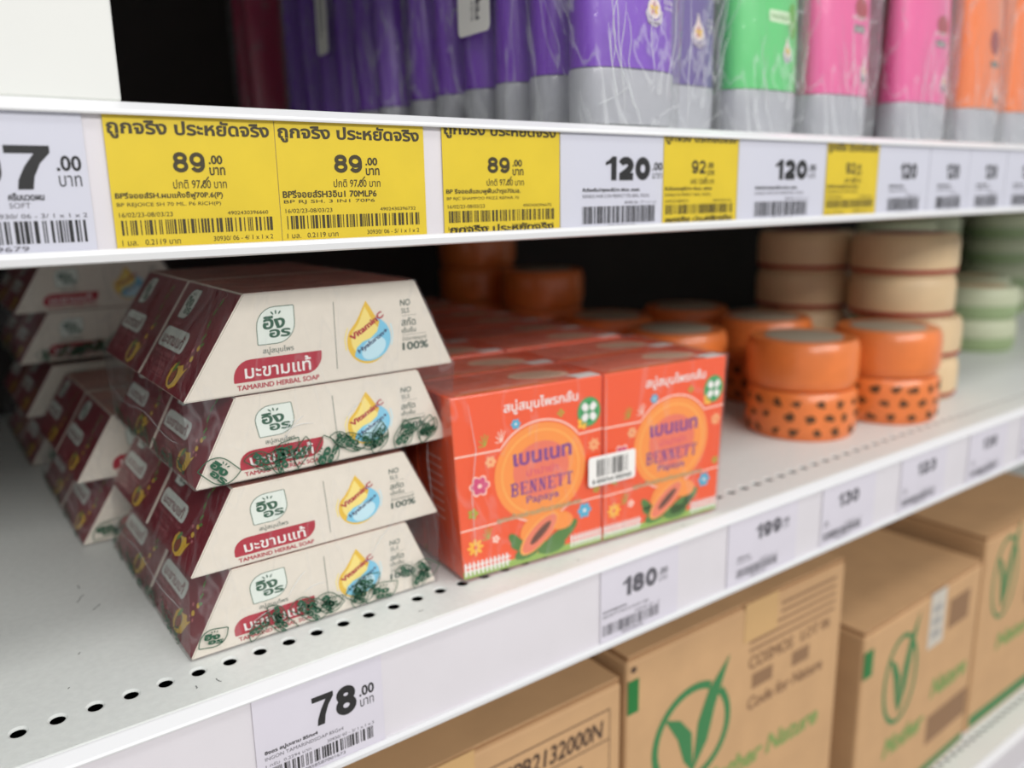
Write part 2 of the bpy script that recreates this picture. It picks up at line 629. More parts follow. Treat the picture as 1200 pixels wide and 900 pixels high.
# ================================================================ SHELVES
def shelf(z, label, holes, x0=-0.55, x1=2.4, depth=0.495, name='store_shelf'):
    t = thing(name, label, 'shelf', (0, 0, z))
    pitch, y0, hr, off = 0.01127, 0.0228, 0.00240, 0.0092
    # front strip of the deck, punched with a row of holes
    mb = MB()
    ya, yb = 0.0045, 0.034
    n = 14
    k0, k1 = -9, 76
    if holes:
        vs, fs = [], []
        for k in range(k0, k1):
            cx = off + pitch * k
            a0, a1 = cx - pitch / 2, cx + pitch / 2
            sq = []
            ring = [(cx + hr * math.cos(2 * PI * i / n), y0 + hr * math.sin(2 * PI * i / n)) for i in range(n)]
            outer = []
            for i in range(n):
                a = 2 * PI * i / n
                c, s = math.cos(a), math.sin(a)
                tx = (pitch / 2) / abs(c) if abs(c) > 1e-6 else 1e9
                ty = ((yb - y0) if s > 0 else (y0 - ya)) / abs(s) if abs(s) > 1e-6 else 1e9
                tt = min(tx, ty)
                outer.append((cx + tt * c, y0 + tt * s))
            b = len(vs)
            # inner, dimple ring, outer
            vs += [(p[0], p[1], -0.0007) for p in ring]
            vs += [(cx + (p[0] - cx) * 1.02, y0 + (p[1] - y0) * 1.02, -0.0004) for p in ring]
            vs += [(cx + (p[0] - cx) * 1.30, y0 + (p[1] - y0) * 1.45, 0.0) for p in ring]
            vs += [(p[0], p[1], 0.0) for p in outer]
            cor = [(a1, yb, 0), (a0, yb, 0), (a0, ya, 0), (a1, ya, 0)]
            cb = len(vs)
            vs += cor
            for i in range(n):
                j = (i + 1) % n
                for lv in range(3):
                    fs.append((b + lv * n + i, b + lv * n + j, b + (lv + 1) * n + j, b + (lv + 1) * n + i))
                pi, pj = outer[i], outer[j]
                for q, c3 in enumerate(cor):
                    onx = lambda p: abs(abs(p[0] - cx) - pitch / 2) < 1e-7
                    if onx(pi) != onx(pj) and (pi[0] - cx) * (c3[0] - cx) >= -1e-9 and ((pi[1] + pj[1]) / 2 - y0) * (c3[1] - y0) > 0 and ((pi[0] + pj[0]) / 2 - cx) * (c3[0] - cx) > 0:
                        fs.append((b + 3 * n + i, b + 3 * n + j, cb + q))
        mb.add(vs, fs, STEEL)
        xa = off + pitch * (k0 - 0.5)
        xb = off + pitch * (k1 - 0.5)
        mb.add([(x0, ya, 0), (xa, ya, 0), (xa, yb, 0), (x0, yb, 0)], [(0, 1, 2, 3)], STEEL)
        mb.add([(xb, ya, 0), (x1, ya, 0), (x1, yb, 0), (xb, yb, 0)], [(0, 1, 2, 3)], STEEL)
    else:
        mb.add([(x0, ya, 0), (x1, ya, 0), (x1, yb, 0), (x0, yb, 0)], [(0, 1, 2, 3)], STEEL)
    mb.add([(x0, yb, 0), (x1, yb, 0), (x1, depth, 0), (x0, depth, 0)], [(0, 1, 2, 3)], STEEL)
    # rolled front edge and the tray below
    mb.prof([(0.0045, 0.0), (0.0040, 0.0002), (0.0034, 0.0), (0.0031, -0.0005), (0.0031, -0.030), (0.0045, -0.030)], x0, x1, STEEL)
    mb.build('deck', t)
    mb = MB()
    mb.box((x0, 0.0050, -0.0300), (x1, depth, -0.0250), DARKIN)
    mb.box((x0 + 0.002, 0.0052, -0.0249), (x1 - 0.002, depth - 0.001, -0.0240), HOLE_SHADE)  # dark sheets added to paint the shade seen through the holes
    mb.box((x0 + 0.002, 0.0047, -0.0240), (x1 - 0.002, 0.0052, -0.0012), HOLE_SHADE)
    mb.box((x0, 0.0050, -0.0250), (x0 + 0.002, depth, -0.002), STEEL)
    mb.box((x1 - 0.002, 0.0050, -0.0250), (x1, depth, -0.002), STEEL)
    mb.build('underside_tray', t)
    # price rail: upper lip, channel, lower lip
    mb = MB()
    mb.prof([(0.0030, -0.0005), (0.0029, 0.0001), (0.0022, -0.0001), (-0.0016, -0.0024), (-0.0020, -0.0032), (-0.0018, -0.0038), (-0.0008, -0.0038), (0.0016, -0.0028), (0.0030, -0.003)], x0, x1, RAILP)
    mb.build('rail_top_lip', t)
    mb = MB()
    mb.box((x0, 0.0004, -0.0418), (x1, 0.0028, -0.0032), RAILIN)
    mb.build('rail_channel', t)
    mb = MB()
    mb.prof([(0.0028, -0.0410), (-0.0004, -0.0412), (-0.0012, -0.0405), (-0.0020, -0.0408), (-0.0023, -0.0420), (-0.0018, -0.0440), (0.0, -0.0446), (0.0028, -0.0440)], x0, x1, RAILP)
    mb.build('rail_bottom_lip', t)
    mb = MB()
    pts = []
    for k in range(9):
        s = k / 8
        zz = -0.0036 - s * 0.0374
        yy = -0.0012 - 0.0006 * math.sin(PI * s) - (0.0006 * max(0, s - 0.8) / 0.2)
        pts.append((yy, zz))
    vs = [(x0, p[0], p[1]) for p in pts] + [(x1, p[0], p[1]) for p in pts]
    fs = [(i, i + 1, 9 + i + 1, 9 + i) for i in range(8)]
    mb.add(vs, fs, SHEET, True)
    mb.build('rail_clear_cover', t, sharp=False)
    return t


UZ = 0.1922
mid = shelf(0.0, 'middle white steel shelf with a row of round holes, holding the soaps', True)
shelf(UZ, 'upper white steel shelf with the yellow price tags, holding the shampoo tubes', False)
shelf(-0.313, 'lowest white steel shelf carrying the brown cartons', True)
shelf(0.385, 'topmost white steel shelf, above the shampoo tubes', False)

P = Print()
rs = random.Random(5)
for (u, v, a, L) in ((40, 108, 60, 7), (44, 97, 40, 5), (43, 122, 80, 4), (33, 62, 50, 1.5), (26, 40, 20, 1.2), (150, 12, 10, 2), (70, 11, 100, 3), (62, 12, 80, 2), (232, 8, 20, 1.5), (300, 6, 20, 2)):
    P.line([(u + L * k / 4 * math.cos(R(a)) + rs.uniform(-.4, .4), v + L * k / 4 * math.sin(R(a)) + rs.uniform(-.4, .4)) for k in range(5)], 0.45, mat('grey_scuff', (120, 122, 120), 0.6), 1)
tag(P.mesh('scuff_mark', lambda u, v, l: (u / 1000, v / 1000, l * EPS), mid), None, None, None, 'stuff')


# ================================================================ PRICE TAGS
def tag_base(name, x0, w, top, h, paper, label, group, y=-0.0002):
    mb = MB()
    mb.box((0, 0, -h * 0.001), (w * 0.001, 0.0002, 0), paper)
    o = mb.build(name, None, (x0, y, top))
    tag(o, label, 'price tag', group)
    return o


def tmap(u, v, l):
    return (u * 0.001, -l * EPS, v * 0.001)


def fig_paths(ch, w, h, t):
    """centre-line strokes of a heavy grotesque figure, in mm, for a box w by h"""
    q = t / 2
    a, b = w - t, h - t

    def arc(cx, cy, rx, ry, a0, a1, n=14):
        return [(cx + rx * math.cos(R(a0 + (a1 - a0) * k / n)), cy + ry * math.sin(R(a0 + (a1 - a0) * k / n))) for k in range(n + 1)]
    cx = w / 2
    if ch == '0':
        return [(arc(cx, h / 2, a / 2, b / 2, 0, 345, 22), True)]
    if ch == '8':
        return [(arc(cx, q + b * 0.27, a / 2, b * 0.27, 0, 340, 17), True), (arc(cx, q + b * 0.77, a / 2 * 0.88, b * 0.23, 0, 340, 17), True)]
    if ch == '9':
        return [(arc(cx, q + b * 0.68, a / 2, b * 0.32, 0, 340, 17), True),
                ([(w - q, q + b * 0.66), (w - q, q + b * 0.42)] + arc(cx, q + b * 0.36, a / 2, b * 0.36, 0, -150, 12), False)]
    if ch == '2':
        return [(arc(cx, q + b * 0.70, a / 2, b * 0.30, 165, -30, 12) + [(cx + a * 0.12, q + b * 0.32), (q + a * 0.06, q + b * 0.04)], False), ([(q * 0.4, q), (w - q * 0.2, q)], False)]
    if ch == '3':
        return [(arc(cx, q + b * 0.76, a / 2 * 0.92, b * 0.24, 160, -85, 12), False), (arc(cx, q + b * 0.27, a / 2, b * 0.27, 80, -165, 12), False)]
    return []


def big_price(P, s, u0, v0, w, h, ink, heavy=0.345):
    """heavy grotesque figures drawn one by one"""
    ws = [0.70 if ch == '1' else 1.0 for ch in s]
    gap = 0.10
    k = w / (sum(ws) + gap * (len(s) - 1))
    u = u0
    for ch, q in zip(s, ws):
        cw = q * k
        t = k * heavy
        if ch == '1':
            P.poly([[(u + cw, v0), (u + cw, v0 + h), (u + cw - t * 0.8, v0 + h), (u + cw - t * 1.3, v0 + h * 0.86), (u + cw * 0.02, v0 + h * 0.76),
                     (u + cw * 0.02, v0 + h * 0.62), (u + cw - t, v0 + h * 0.71), (u + cw - t, v0)]], ink, 2)
        elif ch == '7':
            P.poly([[(u, v0 + h), (u, v0 + h * 0.82), (u + cw * 0.64, v0 + h * 0.82), (u + cw * 0.40, v0 + h * 0.52), (u + cw * 0.24, v0 + h * 0.22), (u + cw * 0.20, v0),
                     (u + cw * 0.54, v0), (u + cw * 0.60, v0 + h * 0.30), (u + cw * 0.76, v0 + h * 0.60), (u + cw, v0 + h * 0.84), (u + cw, v0 + h)]], ink, 2)
        else:
            for qi, (pts, closed) in enumerate(fig_paths(ch, cw, h, t)):
                P.line([(u + p[0], v0 + p[1]) for p in pts], t, ink, 2 + 0.5 * qi, closed=closed)
        u += cw + gap * k


def yellow_tag(x0, w, price, old, name1, name2, date, num, code, label, head_top=True, head_v=-6.6, low_head=False, seed=1, h=38.0, left_cut=0.0):
    o = tag_base('price_tag', x0, w, UZ - 0.0036, h, YELLOW, label, 'yellow promotion price tags')
    k = w / 50.0
    P = Print()
    P.text('ถูกจริง ประหยัดจริง', 0.8 * k, head_v, INKB, w=47.5 * k, h=5.6, bold=0.03)
    if head_v > -4.5:      # headline slid up under the lip: keep only what shows
        Q = P.items[-1]
        V = Q[0].copy()
        V[:, 1] = np.minimum(V[:, 1], -0.25)
        P.items[-1] = (V, Q[1], Q[2], Q[3])
    P.mesh('headline', tmap, o)
    if low_head:
        P = Print()
        P.text('ถูกจริง ประหยัดจริง', 2.0 * k, -38.4, INKB, w=45 * k, h=4.2, bold=0.028)
        Q = P.items[-1]
        V = Q[0].copy()
        V[:, 1] = np.maximum(V[:, 1], -37.9)
        P.items[-1] = (V, Q[1], Q[2], Q[3])
        P.mesh('cut_headline', tmap, o)
    P = Print()
    big_price(P, price, 18 * k, -15.8, 9.4 * k, 5.8, INKB, 0.27)
    P.text('.00', 28.6 * k, -13.4, INKB, w=4.2 * k, h=2.6, bold=0.03)
    P.text('บาท', 28.6 * k, -16.6, INKB, w=4.8 * k, h=2.4, bold=0.02)
    P.text('ปกติ ' + old + '.00 บาท', 17.5 * k, -20.4, INKB, w=16 * k, h=2.6, bold=0.005)
    P.line([(25.5 * k, -20.2), (28.2 * k, -17.0)], 0.35, INKB, 3)
    P.mesh('price_figures', tmap, o)
    P = Print()
    P.text(name1, 1.0 * k, -23.6, INKB, w=31 * k, h=2.4, bold=0.022)
    P.text(name2, 1.2 * k, -25.6, INKB, w=30 * k, h=1.35, bold=0.0)
    P.text(date, 1.5 * k, -28.3, INKB, w=15 * k, h=1.3)
    P.text(num, 33 * k, -28.3, INKB, w=13 * k, h=1.1)
    P.text('1 มล.   0.2119 บาท', 1.5 * k, -36.3, INKB, w=16.5 * k, h=1.6)
    P.text(code, 28 * k, -36.0, INKB, w=19 * k, h=1.4)
    P.mesh('product_text', tmap, o)
    P = Print()
    P.bars(1.8 * k, -33.4, 47.5 * k, -29.2, INKB, seed)
    P.mesh('barcode', tmap, o)
    return o


def white_tag(x0, w, price, name1, name2, code, num, label, group, top, h, paper=PAPER, ink=INK, ink2=INKG,
              pu=24.0, pw=26.0, pv=-18.6, ph=9.6, bu=(11.5, 54), bv=(-36.0, -29.0), seed=1, dec=True, unit=None, nu=None):
    o = tag_base('price_tag', x0, w, top, h, paper, label, group)
    nu = nu if nu is not None else bu[0]
    bw = bu[1] - bu[0]
    P = Print()
    big_price(P, price, pu, pv, pw, ph, ink)
    if dec:
        P.text('.00', pu + pw + 1.2, pv + ph * 0.42, ink, w=6.2, h=ph * 0.36, bold=0.025)
        P.text('บาท', pu + pw + 1.4, pv + ph * 0.06, ink, w=5.6, h=ph * 0.26, bold=0.0)
    P.mesh('price_figures', tmap, o)
    P = Print()
    P.text(name1, nu, bv[1] + 5.4, ink, w=min(bw * 0.8, len(name1) * 0.95), h=2.1, bold=0.03)
    P.text(name2, nu, bv[1] + 3.4, ink2, w=min(bw * 0.9, len(name2) * 1.25), h=1.4, bold=0.0)
    P.text(code, bu[0] + bw * 0.55, bv[1] + 0.7, ink2, w=bw * 0.45, h=1.2, bold=0.005)
    if unit:
        P.text(unit, bu[0], bv[1] + 0.7, ink2, w=bw * 0.4, h=1.3)
    P.text(num, bu[0] + bw * 0.33, bv[0] - 1.9, ink2, w=bw * 0.38, h=1.3, bold=0.005)
    P.mesh('product_text', tmap, o)
    P = Print()
    P.bars(bu[0], bv[0], bu[1], bv[1], ink, seed)
    P.mesh('barcode', tmap, o)
    return o


YT = UZ - 0.0036
white_tag(-0.014, 60.0, '97', 'ครีมนวดผม', 'SOFT', '30930/ 06 - 3/ 1 x 1 x 2', '8850459679',
          'large white tag reading 97.00 at the left end of the upper rail', 'white price tags on the upper rail', YT, 38.0,
          pu=28.6, pw=22.6, pv=-20.3, ph=11.4, bu=(6, 58.5), bv=(-34.6, -28.6), seed=3, nu=40)
G = 'yellow promotion price tags'
yellow_tag(0.0512, 48.9, '89', '97', 'BPรีจอยส์SH.ผมแห้งชี้ฟู70P.6(P)', 'BP REJOICE SH 70 ML. P6 RICH(P)', '16/02/23-08/03/23', '4902430396660', '30930/ 06 - 4/ 1 x 1 x 2',
           'yellow 89.00 tag, leftmost of the yellow tags, beside the 97.00 tag', seed=5)
yellow_tag(0.1003, 53.4, '89', '97', 'BPรีจอยส์SH3อิน1 70MLP6', 'BP RJ SH. 3 IN1 70P6', '16/02/23-08/03/23', '4902430396732', '30930/ 06 - 5/ 1 x 1 x 2',
           'yellow 89.00 tag joined to the right of the leftmost yellow tag', seed=6)
yellow_tag(0.1612, 54.0, '89', '97', 'BP รีจอยส์แชมพูฟื้นบำรุง70มล.', 'BP RJC SHAMPOO FRIZZ REPAIR 70', '16/02/23-08/03/23', '4902430396670', '30930/ 06 - 6/ 1 x 1 x 2',
           'yellow 89.00 tag with a white gap to its left and its headline cut off', head_v=-3.8, low_head=True, seed=7)
white_tag(0.2156, 57.8, '120', 'ซันซิลครีมบำรุงผมสีม่วง 60มล. แพค6', 'SUNSILK HAIR CON PERFECT STR 60ML. PACK6', '30930/ 06 - 7/ 1 x 1 x 2', '8851932504009',
          'white 120.00 tag between two yellow tags under the front purple tubes', 'white price tags on the upper rail', YT, 38.0, seed=8)
yellow_tag(0.2738, 49.8, '92', '120', 'ซันซิลแชมพูสีม่วง 60มล. แพค6', 'SUNSILK SH PERFECT 60ML. PACK6', '16/02/23-08/03/23', '4902430336', '30930/ 06 - 8/ 1 x 1 x 2',
          'yellow 92.00 tag below the second purple tube pack', head_v=-3.6, low_head=True, seed=9)
white_tag(0.3240, 70.0, '120', 'ซันซิลครีมบำรุงผมสีเขียว 60มล. แพค6', 'SUNSILK HAIR CON GREEN 60ML. PACK6', '30930/ 06 - 9/ 1 x 1 x 2', '8851932504016',
          'wide white 120.00 tag under the green tube pack', 'white price tags on the upper rail', YT, 38.0, pu=28, pw=26, bu=(13, 56), seed=10)
yellow_tag(0.3948, 48.4, '92', '120', 'ซันซิลแชมพูสีชมพู 60มล.', 'SUNSILK SH PINK 60ML.', '16/02/23-08/03/23', '4902430337', '30930/ 06 - 10/ 1 x 1 x 2',
          'small yellow 92.00 tag farthest along the upper rail', head_v=-5.6, seed=11)
for i, (x, w, lb) in enumerate(((0.4436, 54.5, 'white 120.00 tag just right of the farthest yellow tag'), (0.4986, 48, 'white 120.00 tag, second past the farthest yellow tag'),
                                (0.5470, 50, 'white 120.00 tag, third past the farthest yellow tag'), (0.5975, 55, 'white 120.00 tag at the right edge of the photo on the upper rail'))):
    white_tag(x, w, '120', 'ซันซิลครีมบำรุงผม', 'SUNSILK HAIR CON', '30930/ 06 - 1', '8851932504', lb,
              'white price tags on the upper rail', YT, 38.0, pu=w * 0.42, pw=w * 0.33, bu=(w * 0.22, w * 0.84), ph=8.8, seed=20 + i, dec=False)
LG = 'white price tags on the middle shelf rail'
LT = -0.0040
white_tag(0.0762, 50.0, '78', 'อิงอร สบู่มะขาม 85กx4', 'INGON TAMARINDSOAP 85Gx4', '30930/ 07 - 3/ 1 x 1 x 3', '8858587001673',
          'white 78.00 tag under the stack of maroon and cream soap packs', LG, LT, 37.4, PAPERL, pu=21.5, pw=17.5, pv=-20.0, ph=12.0,
          bu=(3.0, 45.5), bv=(-34.0, -29.0), seed=31, unit='1 กรัม  0.2294 บาท')
white_tag(0.2390, 52.0, '180', 'เบนเนทสบู่มะละกอ', 'BENNETT PAPAYA SOAP 130G', '30930/ 07 - 4', '8858764000360',
          'white 180 tag below the right end of the orange soap packs', LG, LT, 37.4, PAPERL, ink=INKG, pu=14, pw=23, pv=-17.6, ph=9.6,
          bu=(1.5, 39), bv=(-34.2, -28.4), seed=32)
white_tag(0.3290, 60.0, '199', 'สบู่ก้อนกลม', 'ROUND SOAP', '30930/ 07 - 5', '88587640',
          'white 199 tag below the round orange soaps', LG, LT, 37.4, PAPERL, ink=INKG, pu=23, pw=22, pv=-15.6, ph=8.6, bu=(8, 43), bv=(-34, -29), seed=33)
white_tag(0.4130, 56.0, '130', 'สบู่', 'SOAP', '30930/ 07 - 6', '88587641',
          'white 130 tag right of the 199 tag', LG, LT, 37.4, PAPERL, ink=INKG, pu=16, pw=22, pv=-16, ph=8.6, bu=(3, 42), bv=(-34, -29), seed=34, dec=False)
white_tag(0.4990, 58.0, '123', 'สบู่', 'SOAP', '30930/ 07 - 7', '88587642',
          'white 123 tag between two 130 tags', LG, LT, 37.4, PAPERL, ink=INKG, pu=20, pw=24, pv=-16, ph=8.6, bu=(4, 46), bv=(-34, -29), seed=35, dec=False)
white_tag(0.5890, 58.0, '130', 'สบู่', 'SOAP', '30930/ 07 - 8', '88587643',
          'blurred white 130 tag near the right edge of the middle rail', LG, LT, 37.4, PAPERL, ink=INKG, pu=20, pw=22, pv=-16, ph=8.6, bu=(6, 48), bv=(-34, -29), seed=36, dec=False)
white_tag(0.6720, 58.0, '130', 'สบู่', 'SOAP', '30930/ 07 - 9', '88587644',
          'white tag at the right edge of the photo on the middle rail, half cut off', LG, LT, 37.4, PAPERL, ink=INKG, pu=20, pw=22, pv=-16, ph=8.6, bu=(6, 48), bv=(-34, -29), seed=37, dec=False)

# ================================================================ TAMARIND SOAP PACKS
P = Print()      # front panel, laid out on a 109 x 35 mm trapezoid
leaf_logo(P, 27.6, 17.0, 14.2, 13.2, GREEND, LEAFW)
P.text('สบู่สมุนไพร', 29.2, 13.2, GREYG, w=11.6, h=2.7, bold=0.008)
ban = leaf_frame(17.9, 4.4, 51.5, 12.4, 6.6)
P.poly([ban], REDB, 1)
P.text('มะขามแท้', 22.0, 5.6, WHITE, w=25.0, h=5.6, bold=0.012)
P.text('TAMARIND HERBAL SOAP', 18.9, 1.6, REDB, w=31.0, h=1.9, bold=0.022)
P.line([(57.4, 4.6), (57.4, 29.9)], 0.22, GREYG, 2)


def drop_shape(cu, cv, r, top, n=26, k=1.0):
    pts = []
    for i in range(n + 1):
        a = R(150 + 240 * i / n)
        pts.append((cu + r * k * math.cos(a), cv + r * k * math.sin(a)))
    tip = (cu - 0.3, cv + top * k)
    a, b = pts[-1], pts[0]
    right = [(a[0] + (tip[0] - a[0]) * t - 1.3 * k * math.sin(PI * t) * (1 - t), a[1] + (tip[1] - a[1]) * t) for t in (0.25, 0.5, 0.75)]
    left = [(tip[0] + (b[0] - tip[0]) * t + 1.3 * k * math.sin(PI * t) * t, tip[1] + (b[1] - tip[1]) * t) for t in (0.25, 0.5, 0.75)]
    return pts + right + [tip] + left


P.poly([drop_shape(71.0, 13.8, 8.9, 15.4)], GOLD, 1)
P.poly([drop_shape(70.4, 14.6, 6.6, 12.4)], GOLDL, 2)
bl = []
for i in range(20):
    a = R(-118 + 190 * i / 19)
    bl.append((71.4 + 9.4 * math.cos(a), 14.4 + 8.6 * math.sin(a)))
bl += [(76.2, 20.8), (75.0, 17.0), (72.0, 14.6), (68.6, 13.6), (66.0, 11.6), (64.9, 8.4)]
P.poly([bl], SKY, 3)
P.ell(73.2, 10.6, 5.6, 3.8, SKYL, 4, rot=28)
P.line([(62.6, 19.5), (61.2, 15.5), (61.6, 11.0)], 0.5, GOLDL, 1)
P.line([(81.0, 19.5), (81.8, 15.5), (81.0, 11.0)], 0.5, SKYL, 1)
P.text('VitaminC', 64.2, 14.2, REDB, w=16.4, h=2.6, bold=0.034, layer=5, rot=31)
P.text('Hyaluron+', 67.2, 8.6, mat('navy_ink', (50, 60, 100), 0.5), w=14.8, h=2.4, bold=0.03, layer=5, rot=30)
P.text('NO', 85.6, 25.8, GREYG, w=4.6, h=2.5, bold=0.018)
P.text('SLS', 86.0, 22.9, GREYG, w=3.6, h=1.9, bold=0.005)
P.line([(86.0, 21.9), (93.0, 21.9)], 0.12, GREYG, 2)
P.text('สกัด', 85.9, 17.8, GREYG, w=6.4, h=3.2, bold=0.015)
P.text('เข้มข้น', 85.9, 15.0, GREYG, w=6.4, h=2.3, bold=0.01)
P.line([(86.0, 14.2), (97.0, 14.2)], 0.12, GREYG, 2)
P.text('น้ำมันจากธรรมชาติ', 86.0, 11.9, GREYG, w=11.0, h=1.7)
P.text('100%', 85.8, 8.0, GREYG, w=12.0, h=3.3, bold=0.03)
FRONT_ART = P
P = Print()      # slanted end panel, 64 x 43 mm
leaf_logo(P, 8.5, 27.5, 13.5, 13.0, GREEND, LEAFW, bold=0.03)
P.text('สบู่สมุนไพร', 9.0, 24.3, PINKT, w=9.0, h=1.9)
P.rrect(2.5, 14.5, 35.5, 23.2, 3.0, LEAFW, 1, rs=(3.2, 4.0, 2.0, 2.6))
P.text('มะขามแท้', 5.6, 16.0, MAROON, w=26.5, h=5.6, bold=0.014)
P.text('TAMARIND HERBAL SOAP', 2.2, 11.6, PINKT, w=33, h=1.7, bold=0.01)
fr = [(10.5, 3.6), (28.8, 3.6), (28.8, 10.4), (10.5, 10.4)]
P.line(fr, 0.22, PINKT, 2, closed=True)
P.text('สารสกัด', 12.4, 7.4, PINKT, w=14, h=2.2)
P.text('มะขาม', 12.4, 4.4, PINKT, w=14, h=2.0, bold=0.02)
P.text('85g', 2.2, 7.0, PINKT, w=5.5, h=2.2)
P.poly([[(34, 4.6), (37, 2.2), (42, 1.6), (46.4, 3.6), (48.0, 8.0), (50, 11.6), (47, 9.6), (44.6, 11.8), (40, 10.6), (36, 11.4), (33.6, 8.4)]], GOLD, 1)
P.ell(39.5, 6.4, 3.2, 3.6, SEED, 2)
P.ell(39.5, 6.4, 2.2, 2.6, mat('tamarind_brown_ink', (150, 70, 50), 0.5), 3)
P.ell(38.0, 10.0, 2.6, 1.2, GREENM, 3, rot=60)
for (u, v, r) in ((49, 15, 1.6), (46, 18, 1.1), (51, 12.5, 1.0), (50.5, 19.5, 1.5), (47.5, 13, 0.8)):
    P.ell(u, v, r, r * 0.8, GOLD if r > 1.2 else PINKT, 2, n=12)
for (u, v, a) in ((50, 24, 60), (48, 29, 100), (47.5, 34, 80), (49, 38, 70), (52, 21, 30)):
    P.ell(u, v, 1.8, 0.8, GREENM, 2, rot=a, n=10)
P.line([(51, 20), (49.5, 26), (47.6, 32), (48.6, 40)], 0.25, GREENM, 2)
SIDE_ART = P
BD = 0.0640      # depth of one box


def soap_box(parent, xl, xr, tl, tr, z0, z1, y0, art=True, name='soap_box'):
    """one carton with a trapezoid front; coordinates are local to the pack"""
    mb = MB()
    vs = [(xl, y0, z0), (xr, y0, z0), (tr, y0, z1), (tl, y0, z1), (xl, y0 + BD, z0), (xr, y0 + BD, z0), (tr, y0 + BD, z1), (tl, y0 + BD, z1)]
    mb.add(vs, [(0, 1, 2, 3)], CREAM)
    mb.add(vs, [(5, 4, 7, 6)], CREAM)
    mb.add(vs, [(4, 0, 3, 7), (1, 5, 6, 2)], MAROON)
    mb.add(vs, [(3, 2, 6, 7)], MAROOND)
    mb.add(vs, [(4, 5, 1, 0)], MAROON)
    me_o = mb.build(name, parent, sharp=False)
    bm = bmesh.new()
    bm.from_mesh(me_o.data)
    bmesh.ops.remove_doubles(bm, verts=bm.verts, dist=1e-6)
    bmesh.ops.bevel(bm, geom=list(bm.edges), offset=0.0005, segments=2, affect='EDGES')
    bm.to_mesh(me_o.data)
    bm.free()
    if art:
        w = (xr - xl) * 1000

        def fm(u, v, l):
            # layout trapezoid (left inset 23.7, right inset 16.5 of 109 at v=35) onto this one
            t = v / 35.5
            a0, a1 = 23.7 * t, 109.2 - 16.5 * t
            s = (u - a0) / (a1 - a0)
            b0 = xl + (tl - xl) * t
            b1 = xr + (tr - xr) * t
            # keep lettering upright: blend between bottom scale and trapezoid scale
            x = b0 + (b1 - b0) * s
            return (x, y0 - l * EPS, z0 + (z1 - z0) * t)
        FRONT_ART.mesh('front_print', fm, me_o)
        nx = Vector((-(z1 - z0), 0, (tl - xl))).normalized()

        def sm(u, v, l):
            t = v / 43.1
            p = Vector((xl + (tl - xl) * t, y0 + BD * (1 - u / 64.0), z0 + (z1 - z0) * t)) + nx * l * EPS
            return p
        SIDE_ART.mesh('end_print', sm, me_o)
    return me_o


def film_shell(parent, prof_xz, y0, y1, m, seed=0, amp=0.0004, ny=14, name='film_wrap'):
    """closed film sleeve round an (x,z) outline, ends included"""
    rnd = random.Random(seed)
    pts = []
    n = len(prof_xz)
    for i in range(n):
        a, b = prof_xz[i], prof_xz[(i + 1) % n]
        d = math.hypot(b[0] - a[0], b[1] - a[1])
        k = max(1, int(d / 0.006))
        for j in range(k):
            pts.append((a[0] + (b[0] - a[0]) * j / k, a[1] + (b[1] - a[1]) * j / k))
    N = len(pts)
    cx = sum(p[0] for p in pts) / N
    cz = sum(p[1] for p in pts) / N
    vs, fs = [], []
    ph = [rnd.uniform(0, 6.28) for _ in range(8)]
    for j in range(ny + 1):
        y = y0 + (y1 - y0) * j / ny
        for i, p in enumerate(pts):
            w = amp * (math.sin(i * 0.9 + ph[0] + y * 90) + math.sin(i * 0.37 + ph[1] - y * 140) + rnd.uniform(-0.5, 0.5)) * 0.5
            edge = 1.0 if 0 < j < ny else 0.6
            d = Vector((p[0] - cx, 0, p[1] - cz)).normalized()
            q = Vector((p[0], y, p[1])) + d * (0.0006 + abs(w)) * edge
            q.z = max(q.z, parent.get('zmin', -1e9))
            vs.append(q)
    for j in range(ny):
        for i in range(N):
            k = (i + 1) % N
            fs.append((j * N + i, j * N + k, (j + 1) * N + k, (j + 1) * N + i))
    fs.append(tuple(range(N))[::-1])
    fs.append(tuple(ny * N + i for i in range(N)))
    mb = MB()
    mb.add(vs, fs, m, True)
    return mb.build(name, parent)


def creases(parent, paths, r):
    for pts in paths:
        mb = MB()
        mb.tube(pts, r, FOLD)
        mb.build('film_crease', parent)


def logo_scatter(P, u0, u1, v0, v1, n, seed, size=7.0, hmax=None):
    rnd = random.Random(seed)
    for i in range(n):
        u = u0 + (u1 - u0) * (i + rnd.uniform(0.1, 0.9)) / n
        v = rnd.uniform(v0, v1)
        w = size * rnd.uniform(0.8, 1.15)
        h = w * rnd.uniform(0.45, 0.8)
        Q = Print()
        leaf_logo(Q, -w / 2, -h / 2, w, h, GREEND, None, lw=0.38, bold=0.05)
        a = rnd.choice((-1, 1)) * rnd.uniform(0, 70)
        c, s = math.cos(R(a)), math.sin(R(a))
        for (V, F, m, l) in Q.items:
            V = np.stack([V[:, 0] * c - V[:, 1] * s + u, V[:, 0] * s + V[:, 1] * c + v], 1)
            if hmax is not None:
                V[:, 1] = np.clip(V[:, 1], 0.3, hmax)
            P.raw(V, F, m, l)


